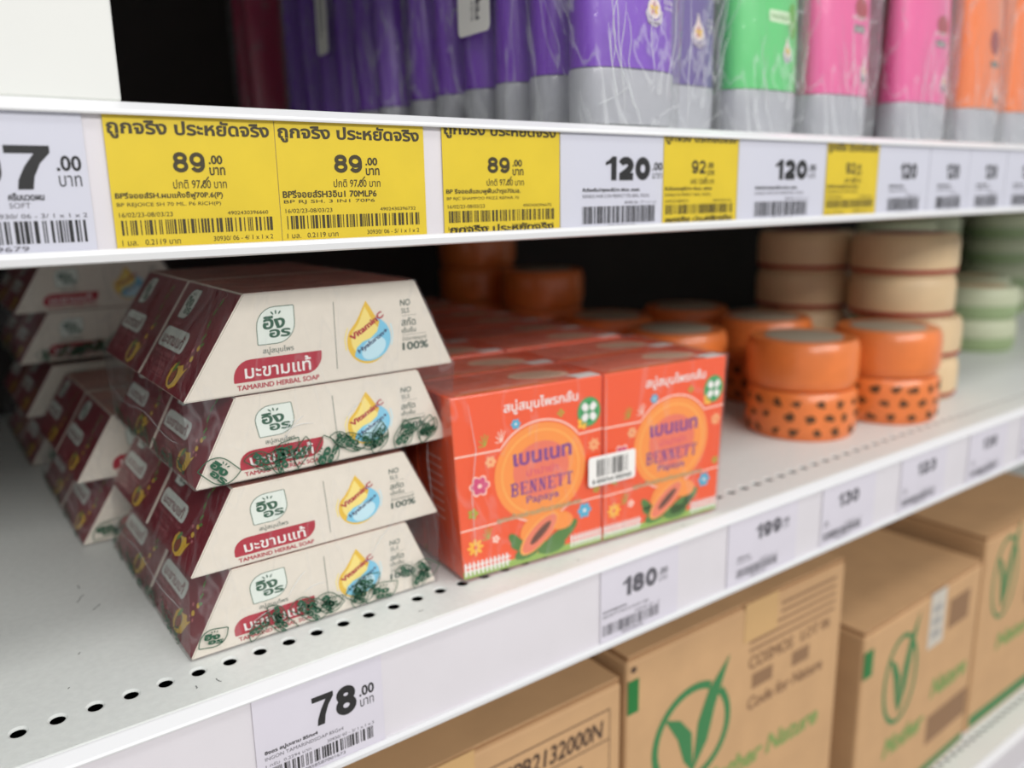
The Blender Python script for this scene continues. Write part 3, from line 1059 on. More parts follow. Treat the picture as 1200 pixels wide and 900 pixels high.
def soap_pack(label, loc, rotz, layers, seed=0, art=True, prints=True, shellmat=None, folds=True, group='wrapped packs of tamarind soap boxes'):
    t = thing('soap_pack', label, 'soap pack', loc, rotz, group)
    for (xl, xr, tl, tr, z0, z1) in layers:
        soap_box(t, xl, xr, tl, tr, z0, z1, 0.0007, art=art)
        soap_box(t, xl, xr, tl, tr, z0, z1, 0.0007 + BD + 0.002, art=art)
    a, b = layers[0], layers[-1]
    z0 = a[4]
    t['zmin'] = z0
    prof = [(a[0], z0), (a[1], z0), (b[1], b[4]), (b[3], b[5]), (b[2], b[5]), (b[0], b[4])]
    f = film_shell(t, prof, 0.0002, 0.0012 + 2 * BD + 0.003, shellmat or FILM, seed)
    del t['zmin']
    if prints:
        P = Print()
        w = (a[1] - a[0]) * 1000
        logo_scatter(P, 5, w - 6, 3.4, 7.0, 8, seed + 5, 12.0, 13.5)
        logo_scatter(P, 28, w - 4, 5.0, 10.0, 7, seed + 9, 10.0, 15.0)
        P.mesh('film_print', lambda u, v, l: (a[0] + u * 0.001, -0.0006 - l * EPS, z0 + v * 0.001), f)
        P = Print()
        logo_scatter(P, 4, 124, 3.0, 7.0, 10, seed + 15, 11.5, 12.0)
        dx, dz = (b[0] - a[0]), (b[4] - a[4])
        L = math.hypot(dx, dz)
        P.mesh('film_print', lambda u, v, l: (a[0] + dx / L * v * 0.001 - 0.0011, 0.131 - u * 0.001, z0 + dz / L * v * 0.001), f)
    if folds:
        rnd = random.Random(seed + 77)
        zm = z0 + 0.016
        xs = a[0] + (b[0] - a[0]) * 0.5
        C_ = [[(xs - 0.0014, 0.128 - 0.010 * k, zm + 0.0016 * math.sin(k * 0.9 + seed)) for k in range(13)]]
        for q in range(4):
            x = rnd.uniform(a[0] + 0.02, a[1] - 0.02)
            z = rnd.uniform(z0 + 0.004, z0 + 0.022)
            ln = rnd.uniform(0.006, 0.014)
            an = rnd.uniform(-0.7, 0.9)
            C_.append([(x + ln * s * math.cos(an), -0.0003 - 0.0003 * math.sin(PI * s), z + ln * s * math.sin(an) + 0.0012 * math.sin(3 * s)) for s in (0, 0.25, 0.5, 0.75, 1)])
        creases(f, C_, 0.00015)
    return t


FY = 0.0293
X0 = 0.0652
# lower pack of the front stack (two layers), then the upper pack
soap_pack('lower film-wrapped pack of maroon and cream soap boxes in the front stack', (X0, FY, 0.0003), 0.0,
          [(0.0, 0.1042, 0.0172, 0.0908, 0.0006, 0.0312), (0.0028, 0.1066, 0.0205, 0.0912, 0.0318, 0.0622)], seed=3)
soap_pack('upper film-wrapped pack of maroon and cream soap boxes in the front stack', (X0, FY, 0.0642), 0.0,
          [(0.0078, 0.1130, 0.0245, 0.0995, 0.0004, 0.0316), (0.0068, 0.1164, 0.0306, 0.0998, 0.0322, 0.0682)], seed=8)
std = [(0.0, 0.105, 0.0195, 0.0885, 0.0006, 0.0315), (0.001, 0.106, 0.0200, 0.0890, 0.0321, 0.0630)]
soap_pack('shaded soap pack on the shelf behind the front stack, cream fronts showing to its left', (0.0530, 0.1690, 0.0003), 0.0, std, seed=12)
soap_pack('dark soap pack at the very back left, bottom of the rearmost stack', (0.0500, 0.3290, 0.0003), 0.0, std, seed=15)
soap_pack('dark soap pack under the upper rail at the back left, top of the rearmost stack', (0.0520, 0.3290, 0.0658), 0.0, std, seed=17)

# ================================================================ PAPAYA SOAP PACKS
BW, BH, BDp = 75.0, 82.0, 36.5     # one box in mm


def serif(P, s, u0, v0, w, h, m, layer=3):
    """capital letters with slab serifs for B E N T"""
    n = len(s)
    cw = w / n
    st = cw * 0.22
    th = cw * 0.10
    for i, ch in enumerate(s):
        x0 = u0 + i * cw + cw * 0.06
        x1 = x0 + cw * 0.84

        def R_(a, b, c, d):
            P.rect(a, b, c, d, m, layer)
        if ch == 'B':
            R_(x0 + th, v0, x0 + th + st, v0 + h)
            R_(x0, v0, x0 + st + 2 * th, v0 + th)
            R_(x0, v0 + h - th, x0 + st + 2 * th, v0 + h)
            for (c, ry) in ((v0 + h * 0.26, h * 0.24), (v0 + h * 0.75, h * 0.22)):
                pts = [(x0 + th + st, c + ry)] + [(x0 + st + (x1 - x0 - st - st / 2) * (0.5 + 0.5 * math.cos(R(a))), c + ry * math.sin(R(a))) for a in range(80, -81, -20)] + [(x0 + th + st, c - ry)]
                P.line(pts, st * 0.75, m, layer)
        elif ch == 'E':
            R_(x0 + th, v0, x0 + th + st, v0 + h)
            R_(x0, v0, x1, v0 + th)
            R_(x0, v0 + h - th, x1, v0 + h)
            R_(x0 + th, v0 + h * 0.48, x1 - cw * 0.2, v0 + h * 0.48 + th)
            R_(x1 - th, v0, x1, v0 + h * 0.24)
            R_(x1 - th, v0 + h * 0.76, x1, v0 + h)
            R_(x1 - cw * 0.24, v0 + h * 0.38, x1 - cw * 0.2, v0 + h * 0.64)
        elif ch == 'N':
            R_(x0 + th, v0, x0 + 2 * th, v0 + h)
            R_(x1 - 2 * th, v0, x1 - th, v0 + h)
            R_(x0 - th * 0.3, v0, x0 + 3.3 * th, v0 + th)
            R_(x1 - 3.3 * th, v0 + h - th, x1 + th * 0.3, v0 + h)
            P.raw([(x0 + th * 0.3, v0 + h), (x0 + th + st * 1.2, v0 + h), (x1 - th, v0), (x1 - th - st * 0.9, v0)], [(0, 1, 2, 3)], m, layer)
        elif ch == 'T':
            c = (x0 + x1) / 2
            R_(c - st / 2, v0, c + st / 2, v0 + h)
            R_(x0, v0 + h - th, x1, v0 + h)
            R_(x0, v0 + h * 0.78, x0 + th, v0 + h)
            R_(x1 - th, v0 + h * 0.78, x1, v0 + h)
            R_(c - st, v0, c + st, v0 + th)


def papaya_art():
    P = Print()
    # amber roundel with its white outline running into two white bands
    arc = [(0, 56.0), (21.5, 56.0)]
    cu, cv, ru, rv = 41.8, 42.5, 24.6, 23.6
    a_s, a_e = 180 - math.degrees(math.asin((56 - cv) / rv)), math.degrees(math.asin((56 - cv) / rv))
    arc = [(0, 56.2)] + [(cu + ru * math.cos(R(a_s + (a_e - a_s) * k / 22)), cv + rv * math.sin(R(a_s + (a_e - a_s) * k / 22))) for k in range(23)] + [(BW, 56.6)]
    P.line(arc, 0.75, LINEP, 3)
    b_s, b_e = 180 + math.degrees(math.asin((cv - 23) / rv)), 360 - math.degrees(math.asin((cv - 23) / rv))
    lo = [(0, 22.6)] + [(cu + ru * math.cos(R(b_s + 25 * k / 5)), cv + rv * math.sin(R(b_s + 25 * k / 5))) for k in range(6)]
    P.line(lo, 0.7, LINEP, 3)
    lo = [(cu + ru * math.cos(R(b_e - 25 * k / 5)), cv + rv * math.sin(R(b_e - 25 * k / 5))) for k in range(5, -1, -1)] + [(BW, 23.2)]
    P.line(lo, 0.7, LINEP, 3)
    P.ell(cu, cv - 0.3, 23.8, 22.8, ORL, 1, n=40)
    P.ell(cu, cv - 0.3, 20.6, 19.9, ORLL, 2, n=40)
    P.ell(cu, cv - 0.3, 19.6, 18.9, ORL, 3, n=40)
    P.ell(cu, cv + 1.0, 14.6, 13.0, ORP, 4, n=32)
    P.text('เบนเนท', 27.5, 46.8, PURI, w=30.5, h=6.2, bold=0.03, layer=5)
    P.text('ปาปาย่า', 34.0, 41.3, MAG, w=16.5, h=3.8, bold=0.0, layer=5)
    serif(P, 'BENNETT', 25.3, 33.2, 33.6, 6.0, PURI, 5)
    P.text('Papaya', 33.4, 27.4, PURI, w=17.4, h=4.6, bold=0.012, layer=5)
    P.text('สบู่สมุนไพรกลั่น', 24.2, 70.6, WHITE, w=37.5, h=6.6, bold=0.014)
    # green roundel with a cross of four leaves
    P.ell(71.2 - 3.6, 65.8, 6.3, 7.0, CROSSG, 2, n=28)
    P.ell(71.2 - 3.6, 65.8, 5.4, 6.0, mat('emblem_light_green_ink', (120, 196, 120), 0.4), 3, n=28)
    P.ell(71.2 - 3.6, 65.8, 5.0, 5.6, CROSSG, 4, n=28)
    for a in (45, 135, 225, 315):
        x, y = 67.6 + 2.7 * math.cos(R(a)), 65.8 + 3.0 * math.sin(R(a))
        c_, s_ = math.cos(R(a)), math.sin(R(a))
        P.poly([[(67.6 + (p * c_ - q * s_), 65.8 + (p * s_ + q * c_) * 1.1) for p, q in ((0.9, 0), (2.0, 1.6), (4.4, 1.5), (4.9, 0), (4.4, -1.5), (2.0, -1.6))]], WHITE, 5)
    # greeny-grey arc of lettering
    P.text('อุดมด้วยสารสกัดจากมะละกอ', 18.0, 21.8, mat('grey_sage_ink', (176, 164, 120), 0.5), w=45, h=3.6, bold=0.03, layer=6)
    # leaves, papaya halves
    for (u, v, a, r) in ((30, 9, 160, 6), (27, 12, 130, 5), (50, 8, 20, 8), (56, 11, 40, 6), (46, 5, 0, 8), (33, 5.4, 190, 7)):
        P.ell(u, v, r, r * 0.45, mat('papaya_leaf_ink', (84, 128, 56), 0.45), 4, rot=a, n=12)
    P.ell(37.0, 17.0, 8.5, 5.0, ORL, 5, rot=35)
    P.ell(51.0, 16.5, 7.5, 4.5, ORL, 5, rot=-12)
    P.ell(39.4, 12.8, 12.6, 5.4, ORLL, 7, rot=38)
    P.ell(39.7, 12.7, 11.6, 4.6, mat('papaya_flesh_ink', (236, 128, 98), 0.4), 8, rot=38)
    P.ell(40.2, 13.0, 7.2, 1.9, SEED, 9, rot=38)
    # grass and pickets
    P.raw([(0, 0.3), (BW, 0.3), (BW, 3.6), (0, 3.6)], [(0, 1, 2, 3)], GRASS, 2)
    for (ua, ub) in ((0.6, 24), (57, 74.6)):
        P.rect(ua, 3.2, ub, 3.8, WHITE, 3)
        P.rect(ua, 5.4, ub, 6.0, WHITE, 3)
        u = ua
        while u < ub - 0.8:
            P.poly([[(u, 1.4), (u + 1.0, 1.4), (u + 1.0, 7.0), (u + 0.5, 7.9), (u, 7.0)]], WHITE, 4)
            u += 2.1
    BLU = mat('flower_blue_ink', (84, 176, 208), 0.4)
    YEL = mat('flower_yellow_ink', (250, 190, 60), 0.4)
    LIM = mat('flower_olive_ink', (176, 170, 60), 0.4)
    P.flower(10.7, 41.6, 5.0, LINEP, None, 2)
    P.flower(10.7, 41.6, 4.2, MAG, LINEP, 3)
    P.flower(29.6, 66.2, 2.4, BLU, WHITE, 3)
    P.flower(65.0, 18.2, 3.9, BLU, WHITE, 3)
    P.flower(6.6, 14.0, 4.0, YEL, ORANGED, 3, n=8, fat=0.2)
    P.flower(17.0, 15.4, 2.0, LINEP, None, 3, n=5)
    P.flower(16.6, 55.0 - 3.6, 2.7, mat('flower_peach_ink', (248, 176, 120), 0.4), None, 3, n=6)
    P.flower(64.2, 60.8, 3.0, YEL, None, 3, n=5)
    P.flower(52.5, 67.6, 1.9, LIM, None, 3, n=4)
    P.flower(70.4, 49.6, 3.2, mat('flower_peach_ink', (248, 176, 120), 0.4), None, 3, n=7, fat=0.24)
    P.flower(6.6, 29.6, 2.6, LIM, None, 3, n=5)
    P.flower(71.8, 27.5, 2.0, LIM, None, 3, n=5)
    for (u, v, s, m) in ((14.5, 62, 1, LIM), (13.5, 19.5, 1, LIM), (22.5, 62.5, -1, LINEP)):
        for k in range(5):
            a = R(60 + 30 * k)
            P.line([(u, v - 3), (u + 3.2 * math.cos(a), v - 3 + 5.4 * math.sin(a))], 0.45, m, 3)
    return P


PAP = papaya_art()
P = Print()      # top of a papaya box
P.rrect(2.5, 3.0, BW - 12, BDp - 3.0, 2.0, ORP, 1)
P.rect(4, 2.2, BW - 22, 3.2, ORLL, 2)
P.rect(8, 6.0, BW - 30, 6.9, LINEP, 2)
for k in range(3):
    P.rect(6, 11 + 5 * k, BW - 24, 11.8 + 5 * k, mat('faded_rose_ink', (226, 108, 84), 0.4), 2)
P.raw([(BW - 12, 0.3), (BW - 0.4, 0.3), (BW - 0.4, 9), (BW - 14, 9)], [(0, 1, 2, 3)], WHITE, 2)
P.ell(BW - 23, 17, 14, 8, mat('pale_peach_ink', (238, 196, 168), 0.4), 3, rot=-18)
P.ell(BW - 23, 17, 11, 5.6, mat('beige_ink', (214, 176, 150), 0.4), 4, rot=-18)
PAPTOP = P
P = Print()      # narrow left side
P.line([(3, 4), (3, 76)], 0.3, ORP, 2)
P.line([(BDp - 6, 6), (BDp - 6, 70)], 0.5, ORP, 2)
P.rect(6, 20, BDp - 10, 60, ORANGE, 1)
for k in range(8):
    P.rect(9, 24 + 4 * k, BDp - 13, 24.6 + 4 * k, LINEP, 2)
PAPSIDE = P

A = Vector((0.1777, 0.0229, 0))
B = Vector((0.3288, 0.0109, 0))
AL = math.atan2(B.y - A.y, B.x - A.x)


def papaya_box_proto(side):
    mb = MB()
    mb.box((0, 0, 0), (BW / 1000, BDp / 1000, BH / 1000), ORANGED)
    o = mb.build('papaya_soap_box', bevel=0.0007)
    PAP.mesh('front_print', front_map(), o)
    PAPTOP.mesh('top_print', lambda u, v, l: (u / 1000, v / 1000, BH / 1000 + l * EPS), o)
    PAPSIDE.mesh('side_print', lambda u, v, l: (-l * EPS, (BDp - u) / 1000, v / 1000), o)
    for q in [o] + list(o.children):       # the loosely packed boxes spread a little towards the top
        for vt in q.data.vertices:
            t = vt.co.z / (BH / 1000)
            fx = vt.co.x / (BW / 1000)
            vt.co.x += (-0.0042 * (1 - fx) * t) if side == 0 else (0.0036 * fx * t)
    return o


def papaya_pack(label, loc, rotz):
    t = thing('papaya_soap_pack', label, 'soap pack', loc, rotz, 'orange papaya soap packs')
    for j in range(2):
        for i in range(2):
            b = PB[i] if PB[i].parent is None else dup(PB[i])
            b.parent = t
            b.location = (0.0006 + i * 0.0760, 0.0009 + j * (BDp / 1000 + 0.0008), 0.0012)
    prof = [(0.0008, 0.0004), (0.1518, 0.0004), (0.1556, 0.0838), (-0.0038, 0.0838)]
    t['zmin'] = 0.0003
    f = film_shell(t, prof, 0.0004, 0.0756, FILM, 4, amp=0.0005)
    del t['zmin']
    return t, f


PB = [papaya_box_proto(0), papaya_box_proto(1)]
t, f = papaya_pack('front orange papaya soap pack on the shelf, with a white barcode sticker', tuple(A + Vector((0, -0.0026, 0.0003))), AL)
P = Print()
P.rrect(66.2, 30.8, 94.2, 45.4, 1.6, mat('sticker_white', (236, 232, 228), 0.4), 1)
P.bars(71.0, 35.2, 90.5, 43.6, INK, 9, layer=2, n=16)
P.text('8 858764 000360', 68.4, 32.0, INK, w=23.5, h=2.2, bold=0.02)
P.mesh('barcode_sticker', lambda u, v, l: (u / 1000, -0.0013 - l * EPS * 1.2, v / 1000), f)
for pts in ([(0.004, -0.0008, 0.08), (0.007, -0.0012, 0.06), (0.0045, -0.0012, 0.04), (0.006, -0.0010, 0.012)],
            [(0.0765, -0.001, 0.082), (0.0762, -0.0014, 0.05), (0.0768, -0.0012, 0.003)],
            [(-0.0048, 0.02, 0.078), (-0.0036, 0.024, 0.05), (-0.0018, 0.020, 0.01)]):
    creases(f, [pts], 0.00018)
for lb, (x, y) in (('second papaya soap pack, directly behind the one with the barcode sticker', (0.1800, 0.1000)),
                   ('third papaya soap pack from the front, only its orange top showing', (0.1850, 0.1800)),
                   ('fourth papaya soap pack, at the dark back of the shelf', (0.1880, 0.2640))):
    papaya_pack(lb, (x, y, 0.0003), AL)


# ================================================================ ROUND SOAPS
def spots_print(r, h, o, m, seed=0, n_=3):
    rnd = random.Random(seed)
    P = Print()
    cols = 17
    for row in range(n_):
        for k in range(cols):
            u = (k + 0.5 * (row % 2) + rnd.uniform(-0.12, 0.12)) / cols * 2 * PI
            v = h * (0.2 + 0.6 * row / max(1, n_ - 1)) + rnd.uniform(-0.0008, 0.0008)
            pts = []
            for a in range(0, 360, 40):
                rr = rnd.uniform(0.0014, 0.0038)
                pts.append((u + rr * 1.25 * math.cos(R(a)) / r, v + rr * math.sin(R(a))))
            P.poly([np.array(pts)], m, 1)
    mb = MB()
    for (V, F, m_, l) in P.items:
        mb.add([((r + 0.00015) * math.cos(p[0]), (r + 0.00015) * math.sin(p[0]), p[1]) for p in V], F, m_)
    return mb.build('leaf_spots', o, sharp=False)


PUCKO = mat('orange_shrink_wrap', (226, 122, 58), 0.36, coat=0.3, var=0.08, vscale=60, bump=0.3, bscale=150)
PUCKC = mat('cream_soap_paper', (216, 188, 148), 0.5, var=0.05, vscale=60)
PUCKG = mat('sage_green_soap_paper', (150, 168, 124), 0.5, var=0.05, vscale=60)
PUCKR = mat('dark_red_label', (150, 36, 32), 0.45)
PUCKGR = mat('grey_label', (168, 158, 140), 0.45)
SPOT = mat('dark_brown_spot_ink', (84, 52, 22), 0.5)


def round_soap(style, r=0.0375, h=0.0325):
    if style in ('cream', 'green'):
        h = 0.0303
    """style: plain, spotted, cream, green"""
    m = {'plain': PUCKO, 'spotted': PUCKO, 'cream': PUCKC, 'green': PUCKG}[style]
    mb = MB()
    e = h * 0.24
    pr = [(r * 0.93, 0.0), (r * 0.97, e * 0.35), (r, e), (r, h - e), (r * 0.975, h - e * 0.35), (r * 0.93, h)]
    mb.lathe(pr, m, n=44)
    o = mb.build('round_soap')
    mb = MB()
    lm = {'plain': PUCKGR, 'spotted': PUCKGR, 'cream': PUCKR, 'green': PUCKC}[style]
    mb.lathe([(r * 0.70, h), (r * 0.70, h + 0.0004), (r * 0.69, h + 0.0005)], lm, n=32)
    mb.build('top_label', o)
    mb = MB()
    if style == 'cream':
        mb.lathe([(r * 0.80, -0.0001), (r * 0.985, e * 0.3 + 0.0001), (r * 1.0, e * 0.5), (r * 1.002, e * 0.7), (r * 0.98, e * 0.7 + 0.0001)], PUCKR, n=44)
        mb.build('red_base_band', o)
    if style == 'green':
        mb.lathe([(r * 1.002, h * 0.45), (r * 1.006, h * 0.46), (r * 1.006, h - e), (r * 0.98, h - e * 0.3), (r * 0.935, h + 0.0001)], mat('pale_sage_band', (196, 200, 170), 0.5), n=44)
        mb.build('pale_band', o)
    if style == 'spotted':
        spots_print(r, h, o, SPOT, 4)
    return o


PR = {}


def place_soap(style, x, y, z, label, group, rz=0.0, s=1.0, cat='soap'):
    if style not in PR:
        o = PR[style] = round_soap(style)
    else:
        o = dup(PR[style])
    o.location = (x, y, z)
    o.rotation_euler = (0, 0, rz)
    o.scale = (s, s, s if s > 1.0 else 1.0)
    tag(o, label, cat, group)
    return o


H = 0.0326
GO, GC, GG = 'orange round soaps', 'cream round soaps with red bands', 'green round soaps'
# nearest orange stack
place_soap('spotted', 0.4985, 0.0765, 0.0003, 'orange round soap with brown spots, bottom of the nearest orange stack', GO)
place_soap('plain', 0.5000, 0.0785, 0.0003 + H + 0.0006, 'plain orange round soap on top of the nearest orange stack', GO, 1)
place_soap('spotted', 0.5810, 0.0620, 0.0003, 'orange round soap with brown spots, bottom of the orange stack nearest the cream soaps', GO, 2)
place_soap('plain', 0.5815, 0.0635, 0.0003 + H + 0.0006, 'orange round soap topping the stack nearest the cream soaps', GO, 3)
place_soap('spotted', 0.4600, 0.1620, 0.0003, 'spotted orange soap half hidden behind the corner of the orange box pack', GO, 0.5)
place_soap('plain', 0.4600, 0.1600, 0.0003 + H + 0.0006, 'plain orange soap just above and behind the corner of the orange box pack', GO, 0.5)
place_soap('spotted', 0.5600, 0.1550, 0.0003, 'spotted orange soap hidden behind the nearest orange stack', GO, 2.5)
place_soap('plain', 0.5580, 0.1550, 0.0003 + H + 0.0006, 'plain orange soap peeping over the nearest orange stack', GO, 1.5)
for i, (x, y, n) in enumerate(((0.470, 0.245, 2), (0.468, 0.330, 3), (0.455, 0.415, 4), (0.560, 0.240, 2))):
    for k in range(n):
        w = ['second row', 'third row', 'dark rear row', 'row beside the cream stack'][i]
        lv = ['lowest', 'second', 'third', 'fourth'][k]
        place_soap('plain', x, y, 0.0003 + k * (H + 0.0005), '%s orange round soap of the stack in the %s' % (lv, w), GO, i + k, s=1.0)
# cream stacks
for i, (x, y, n, w) in enumerate(((0.6500, 0.0930, 5, 'nearer cream stack under the 120 tags'), (0.6350, 0.1730, 5, 'farther cream stack with its left side showing'))):
    for k in range(n):
        dx = 0.010 if (i == 0 and k < 2) else 0.0
        lv = ['lowest', 'second', 'middle', 'fourth', 'topmost'][k]
        if k == 4:
            continue
        place_soap('cream', x + dx, y - dx * 0.3, 0.0003 + k * (0.0320 + 0.0007), '%s cream soap with red band, %s' % (lv, w), GC, 0.4 * k, s=1.06)
# green stacks at the far right
for i, (x, y, n, w) in enumerate(((0.9050, 0.1500, 2, 'front green stack at the right edge of the photo'), (0.8900, 0.2350, 4, 'tall green stack just right of the cream soaps'), (1.0000, 0.2000, 2, 'green stack cut by the right edge of the photo'),
                                  (1.300, 0.330, 4, 'rear green stack by the right edge'), (1.0600, 0.2900, 4, 'green stack beyond the two-high green stack'), (1.2000, 0.2600, 4, 'farthest green stack toward the right'))):
    for k in range(n):
        lv = ['lowest', 'second', 'third', 'fourth'][k]
        place_soap('green', x, y, 0.0003 + k * (0.0320 + 0.0007), '%s pale green round soap, %s' % (lv, w), GG, 0.7 * k, s=1.06)

# ================================================================ SHAMPOO TUBES
CAPM = mat('frosted_cap_plastic', (214, 214, 222), 0.25, trans=0.35, coat=0.2)
BODY = {'purple': mat('purple_tube_plastic', (120, 44, 190), 0.26, coat=0.3),
        'violet': mat('dull_violet_tube_plastic', (98, 74, 150), 0.28, coat=0.3),
        'green': mat('green_tube_plastic', (84, 206, 112), 0.28, coat=0.3),
        'pink': mat('pink_tube_plastic', (236, 88, 158), 0.28, coat=0.3),
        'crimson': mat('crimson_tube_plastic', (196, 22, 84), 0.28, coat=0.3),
        'orange': mat('orange_tube_plastic', (244, 124, 40), 0.28, coat=0.3)}
TW, TD, CH = 0.0275, 0.0125, 0.0225


def sup(rx, ry, z, n=32, p=2.6):
    out = []
    for k in range(n):
        a = 2 * PI * k / n
        c, s = math.cos(a), math.sin(a)
        out.append((rx * math.copysign(abs(c) ** (2 / p), c), ry * math.copysign(abs(s) ** (2 / p), s), z))
    return out


def loft(mb, rings, m, caps=True):
    n = len(rings[0])
    vs = [p for r_ in rings for p in r_]
    fs = [(j * n + k, j * n + (k + 1) % n, (j + 1) * n + (k + 1) % n, (j + 1) * n + k) for j in range(len(rings) - 1) for k in range(n)]
    if caps:
        fs += [tuple(range(n))[::-1], tuple((len(rings) - 1) * n + k for k in range(n))]
    mb.add(vs, fs, m, True)


def tube_depth(z, H_=0.150):
    t = max(0.0, (z - CH) / (H_ - CH))
    return TD * (1 - 0.90 * t ** 1.4) + 0.0004, TW * (0.985 + 0.07 * t)


def hair_tube(parent, color, loc, art=None):
    mb = MB()
    rings = []
    for k in range(13):
        z = CH + 0.0005 + (0.150 - CH) * k / 12
        ry, rx = tube_depth(z)
        rings.append(sup(rx, ry, z, p=2.4))
    loft(mb, rings, BODY[color])
    o = mb.build('shampoo_tube', parent, loc)
    mb = MB()
    loft(mb, [sup(TW * 0.95, TD * 0.93, 0.0), sup(TW * 0.975, TD * 0.97, 0.001), sup(TW * 1.0, TD * 1.0, CH - 0.0008), sup(TW * 0.99, TD * 0.99, CH), sup(TW * 0.9, TD * 0.85, CH + 0.0002)], CAPM)
    loft(mb, [sup(TW * 0.45, TD * 0.6, 0.003), sup(TW * 0.42, TD * 0.55, CH - 0.002)], CAPM)
    mb.build('cap', o)
    if art:
        P = Print()
        art(P)

        def fm(u, v, l):
            z = CH + v * 0.001
            ry, rx = tube_depth(z)
            x = u * 0.001
            q = min(0.999, abs(x / rx))
            y = ry * (1 - q ** 2.4) ** (1 / 2.4)
            return (x, -y - 0.00015 - l * EPS, z)
        P.mesh('front_print', fm, o)
    return o


def drop_badge(P, u, v, s, ground, ring=WHITE, petals=PINKT, text=True):
    P.poly([[(u + x * s, v + y * s) for (x, y) in ((-4.2, 0), (-3.0, -3.6), (0, -5.0), (3.2, -3.8), (4.4, -0.2), (5.8, -1.0), (4.6, -5.4), (0.6, -7.6), (-4.0, -6.2), (-5.6, -2.0))]], mat('badge_silver_ink', (196, 186, 200), 0.35), 2)
    P.poly([[(u - 0.0 * s + x * s, v + y * s) for (x, y) in drop_shape(0, 0, 4.2, 9.2, n=16)]], ring, 2)
    P.poly([[(u + x * s, v + y * s) for (x, y) in drop_shape(0, 0, 3.7, 8.2, n=16)]], mat('badge_cream_ink', (238, 214, 208), 0.4), 3)
    for k in range(5):
        a = R(72 * k + 20)
        P.ell(u + 1.6 * s * math.cos(a), v + 1.5 * s * math.sin(a), 1.3 * s, 0.9 * s, petals if k % 2 else GOLD, 4, rot=72 * k + 20, n=10)
    P.ell(u, v, 0.8 * s, 0.8 * s, GOLD, 5, n=8)
    if text:
        P.text('active-infusion', u - 4.0 * s, v - 6.4 * s, mat('badge_text_ink', (80, 50, 90), 0.5), w=8.0 * s, h=1.2 * s, layer=4)


def art_purple(P):
    drop_badge(P, 7.5, 25.5, 1.0, None)
    for k, s in enumerate(('สูตรใหม่ เพอร์เฟค', 'สเตรท ผมตรงสวย', 'ไม่ชี้ฟู นุ่มลื่น')):
        P.text(s, 14.2, 31.0 - 2.7 * k, WHITE, w=8.2, h=2.0)


def art_green(P):
    drop_badge(P, 9.5, 20.5, 0.8, None, WHITE, GREENM)
    P.rrect(-6, 34, 12, 40, 1.5, mat('pale_green_label_ink', (214, 236, 200), 0.4), 1)
    P.ell(15, 36, 4.5, 9, mat('deep_green_leaf_ink', (90, 168, 40), 0.4), 1)
    P.text('หนานุ่ม', -4, 35, GREENM, w=14, h=4)


def art_pink(P):
    drop_badge(P, 13, 14, 0.75, None, WHITE, PINKT, False)
    P.ell(13, 9.5, 3, 2, GREYG, 5, n=12)
    P.rect(2, 34, 13, 38, GREYG, 1)
    P.text('ซอฟท์', 3, 34.5, WHITE, w=9, h=3, layer=3)
    P.ell(10, 47, 7, 6, mat('wine_red_flower_ink', (168, 16, 40), 0.4), 1)
    P.text('สมูท', 0, 40, WHITE, w=15, h=3)


def art_orange(P):
    drop_badge(P, 10, 10, 0.7, None, WHITE, PINKT, False)
    P.ell(10, 6, 3, 2, GREYG, 5, n=12)
    P.rect(0, 27, 12, 31, GREYG, 1)
    P.ell(6, 43, 7, 8, PUCKR, 1)


def bag(parent, n, pitch, seed, top=0.152, lo=0.0):
    """loose film bag round a row of tubes"""
    rnd = random.Random(seed)
    ph = [rnd.uniform(0, 6.28) for _ in range(6)]
    yc0, yc1 = -TD, (n - 1) * pitch + TD
    N = 56
    rings = []
    for j in range(26):
        z = 0.0006 + (top - 0.0006) * j / 25
        t = j / 25
        ring = []
        for k in range(N):
            a = 2 * PI * k / N
            c, s = math.cos(a), math.sin(a)
            hx = TW + 0.0012 + 0.002 * t
            hy = (yc1 - yc0) / 2 + 0.0010
            p = 9
            w = 0.0007 * (math.sin(5 * a + ph[0] + 4 * t) + math.sin(9 * a - ph[1] + 9 * t)) + rnd.uniform(0, 0.0003)
            w = abs(w)
            x = hx * math.copysign(abs(c) ** (2 / p), c) + w * c
            y = (yc0 + yc1) / 2 + hy * math.copysign(abs(s) ** (2 / p), s) + w * s
            if j == 0:
                x *= 0.97
            ring.append((x, y, z))
        rings.append(ring)
    mb = MB()
    loft(mb, rings, FILMB)
    o = mb.build('film_bag', parent)
    yf = yc0 - 0.0026
    for q in range(5):
        x = rnd.uniform(-TW * 0.8, TW * 0.8)
        z0 = rnd.uniform(0.004, 0.03)
        L = rnd.uniform(0.02, 0.05)
        lean = rnd.uniform(-0.3, 0.3)
        creases(o, [[(x + lean * L * s + 0.0012 * math.sin(7 * s + q), yf + 0.0004 * math.sin(5 * s), z0 + L * s) for s in (0, 0.15, 0.3, 0.45, 0.6, 0.8, 1)]], 0.0002)
    return o


def tube_pack(label, x, y, colors, art, seed, extra=None):
    t = thing('shampoo_tube_pack', label, 'shampoo', (x, y, UZ + 0.0003), 0, 'film wrapped packs of shampoo tubes')
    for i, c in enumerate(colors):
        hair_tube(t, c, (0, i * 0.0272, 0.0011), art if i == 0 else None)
    b = bag(t, len(colors), 0.0272, seed)
    if extra:
        extra(t, b)
    return t


